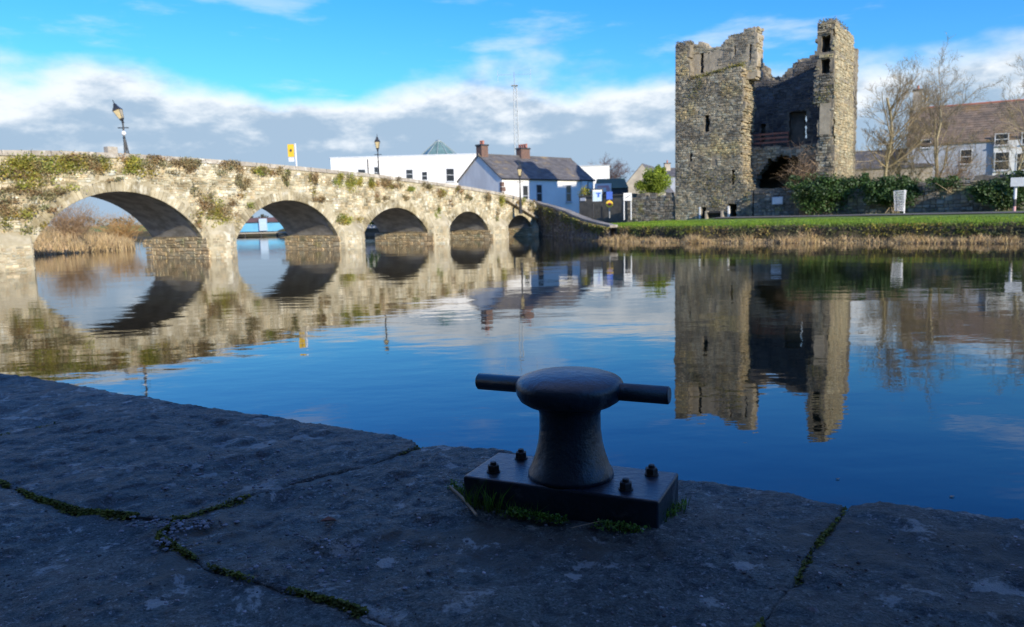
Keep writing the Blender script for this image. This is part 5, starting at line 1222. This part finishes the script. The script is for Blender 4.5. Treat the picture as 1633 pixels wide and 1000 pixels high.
# ------------------------------------------------------------------ trees and shrubs
def bush(name, label, x0, x1, ytop, ybot, Y, n, m, seed, depth=1.2, size=.09, clumps=22, group=None, cat='shrub', blobs=1):
    a, b_ = at_y(x0, ybot, Y), at_y(x1, ytop, Y); rng = random.Random(seed); c = (a + b_) / 2; R_ = ((b_.x - a.x) / 2 * 1.08, depth, (b_.z - a.z) / 2 * 1.1)
    o = thing(name, label, cat, (c.x, c.y, a.z), group); mb = MB()
    leaf_blob(mb, c - V(0, 0, R_[2] * .12), (R_[0], R_[1], R_[2] * .85), int(n * .6), size, rng, clumps=clumps, shell=.45, floor=1.2)
    for k in range(7):
        f = rng.uniform(-.8, .8); r = rng.uniform(.22, .42)
        leaf_blob(mb, c + V(R_[0] * f, rng.uniform(-.5, .3) * R_[1], R_[2] * (rng.uniform(.0, .75) * (1 - .5 * abs(f)))), (R_[0] * r, R_[1] * .6, R_[2] * rng.uniform(.3, .5)), int(n * .06), size * rng.uniform(.7, 1.1), rng, base=(rng.uniform(.8, 1.5),) * 3, clumps=6, shell=.3, floor=1.2)
    mb.build('foliage', M[m], o, tints=True)
    s = MB()
    for k in range(7): q = V(c.x + rng.gauss(0, .3) * R_[0], c.y + rng.gauss(0, .3), c.z + R_[2] * rng.uniform(-.2, .5)); s.tube((c.x + rng.gauss(0, .15) * R_[0], c.y, a.z - .3), q, .025, .01, 5)
    s.build('stems', M['twig'], o); return o
g_ = 'dark shrubs spilling over the boundary wall'
def wallY(x): P_ = on_plane(x, 320, CO, CN); return P_.y
bush('laurel_bush', 'big dark laurel bush at the foot of the castle vault', 1258, 1385, 268, 340, wallY(1320) - .5, 14300, 'laurel', 51, 1.3, group=g_, clumps=34)
bush('ivy_bush', 'rounded ivy bush on the wall behind the wire basket', 1378, 1482, 272, 334, wallY(1430) - .1, 11440, 'laurel', 52, 1.0, group=g_, clumps=28)
bush('ivy_bush', 'ivy mass on the wall behind the far right sign', 1545, 1680, 266, 336, wallY(1600) - .2, 13200, 'laurel', 53, 1.0, group=g_, clumps=30)
bush('ivy_bush', 'thin ivy trailing along the wall top between the two round bushes', 1470, 1560, 279, 302, wallY(1515), 1600, 'laurel', 54, .5, size=.07, group=g_)
c_ = bush('conifer', 'yellow-green conifer rising behind the stone wall left of the castle', 1014, 1070, 262, 316, 86, 15000, 'yew', 58, 1.9, .09, clumps=26, cat='tree')
bush('garden_shrub', 'small green shrub at the right end of the white cottage', 921, 944, 296, 316, 71.5, 900, 'ivy', 56, .6, .06)
ml = at_y(1075, 348, 66); 
rng = random.Random(61)
def tb(x, y, Y): p = at_y(x, y, Y); return (p.x, p.y, 1.5)
gt = 'bare winter trees beside the castle'
bare_tree('bare_tree', 'tall slender bare tree nearest the castle turret', tb(1412, 300, 66), 10.0, 101, gt, .17, .11, 4, (.45, 1.05), .52, lean=(-.02, 0), kids=(2, 4))
bare_tree('bare_tree', 'bare tree with forked pale trunk before the brown roof', tb(1484, 300, 65), 9.0, 102, gt, .16, .10, 4, (.45, 1.1), .55, lean=(.03, 0), kids=(2, 4))
bare_tree('bare_tree', 'smaller bare tree just left of the forked pale trunk', tb(1440, 300, 68), 7.0, 103, gt, .13, .11, 4, (.45, .9), .5, lean=(-.05, 0))
bare_tree('bare_tree', 'bare tree in front of the white bay at far right', tb(1607, 300, 62), 8.6, 104, gt, .12, .12, 4, (.45, 1.05), .55, lean=(-.03, 0))
rt = at_y(975, 290, 118); bare_tree('bare_tree', 'reddish spreading bare tree on the skyline right of the cottage', (rt.x, rt.y, 1.7), 6.4, 105, None, .22, .06, 4, (.5, 1.1), .62, ('twig_red', 'twig_red'), kids=(3, 4))
rt = at_y(950, 290, 122); bare_tree('bare_tree', 'faint low bare tree behind the white annex', (rt.x, rt.y, 1.7), 5.6, 106, None, .2, .05, 4, (.5, 1.1), .6, ('twig_red', 'twig_red'), kids=(3, 4))
p = cp(10.2, -.45, 1.5); twig_bush('bare_shrub', 'brown leafless shrub in front of the castle vault', (p.x, p.y, 1.6), (1.9, .6, 5.2), 60, 71, 'twig_brown')
p = cp(11.9, .4, 1.5); twig_bush('bare_shrub', 'tangled bare shrub at the foot of the castle turret', (p.x, p.y, 1.6), (1.9, .9, 4.3), 80, 72, 'twig')
p = at_y(1530, 300, 64); twig_bush('bare_shrub', 'russet bare bush below the long house wall', (p.x, p.y, 1.5), (3.0, 1.6, 5.2), 150, 73, 'twig_brown')
p = at_y(1380, 300, 66); twig_bush('bare_shrub', 'pale bare scrub between the turret and the tall tree', (p.x, p.y, 1.5), (2.4, 1.6, 5.0), 110, 74, 'twig')
p = at_y(125, 395, 63); twig_bush('willow_scrub', 'brown willow scrub on the reedy bank beyond the first arch', (p.x - .5, p.y, .9), (3.0, 2.0, 3.6), 190, 75, 'twig_brown')
p = at_y(180, 395, 68); twig_bush('willow_scrub', 'golden willow scrub right of the brown scrub beyond the arch', (p.x, p.y + 2, .7), (3.2, 2.5, 2.6), 170, 76, 'reed_gold')
bush('green_bush', 'bright green bush at the waterline beyond the first arch', 58, 82, 382, 404, 59, 900, 'grass_blade', 57, .6, .06)

rng = random.Random(91); hd = thing('hedge', 'dark clipped hedge on the far bank behind the middle arches', 'hedge', (-9, 82, 1.2)); mb = MB()
for i in range(9): leaf_blob(mb, (-19 + i * 2.4, 82 + rng.uniform(-.4, .4), 2.4), (2.4, 1.2, 1.5), 700, .16, rng, clumps=10)
mb.build('foliage', M['laurel'], hd, tints=True)
mb = MB()
for i in range(8): mb.tube((-18 + i * 2.4, 82, -.4), (-18 + i * 2.4, 82, 2.4), .08, .04, 6)
mb.build('stems', M['twig'], hd)

for (x, y, lab) in ((1292, 690, 'tiny fallen leaf floating below the castle reflection'), (1518, 792, 'pale speck of leaf floating near the right edge of the quay'), (1336, 764, 'small brown leaf afloat right of the bollard')):
    p = on_z(x, y, .004); m2 = MB(); r = RNG.uniform(.012, .02)
    m2.prism([p + V(-r, 0, 0), p + V(-r * .2, -r * .5, 0), p + V(r, 0, .002), p + V(-r * .1, r * .5, .001)], V(0, 0, .003)); tag(m2.build('floating_leaf', M['stick']), lab, 'leaf')
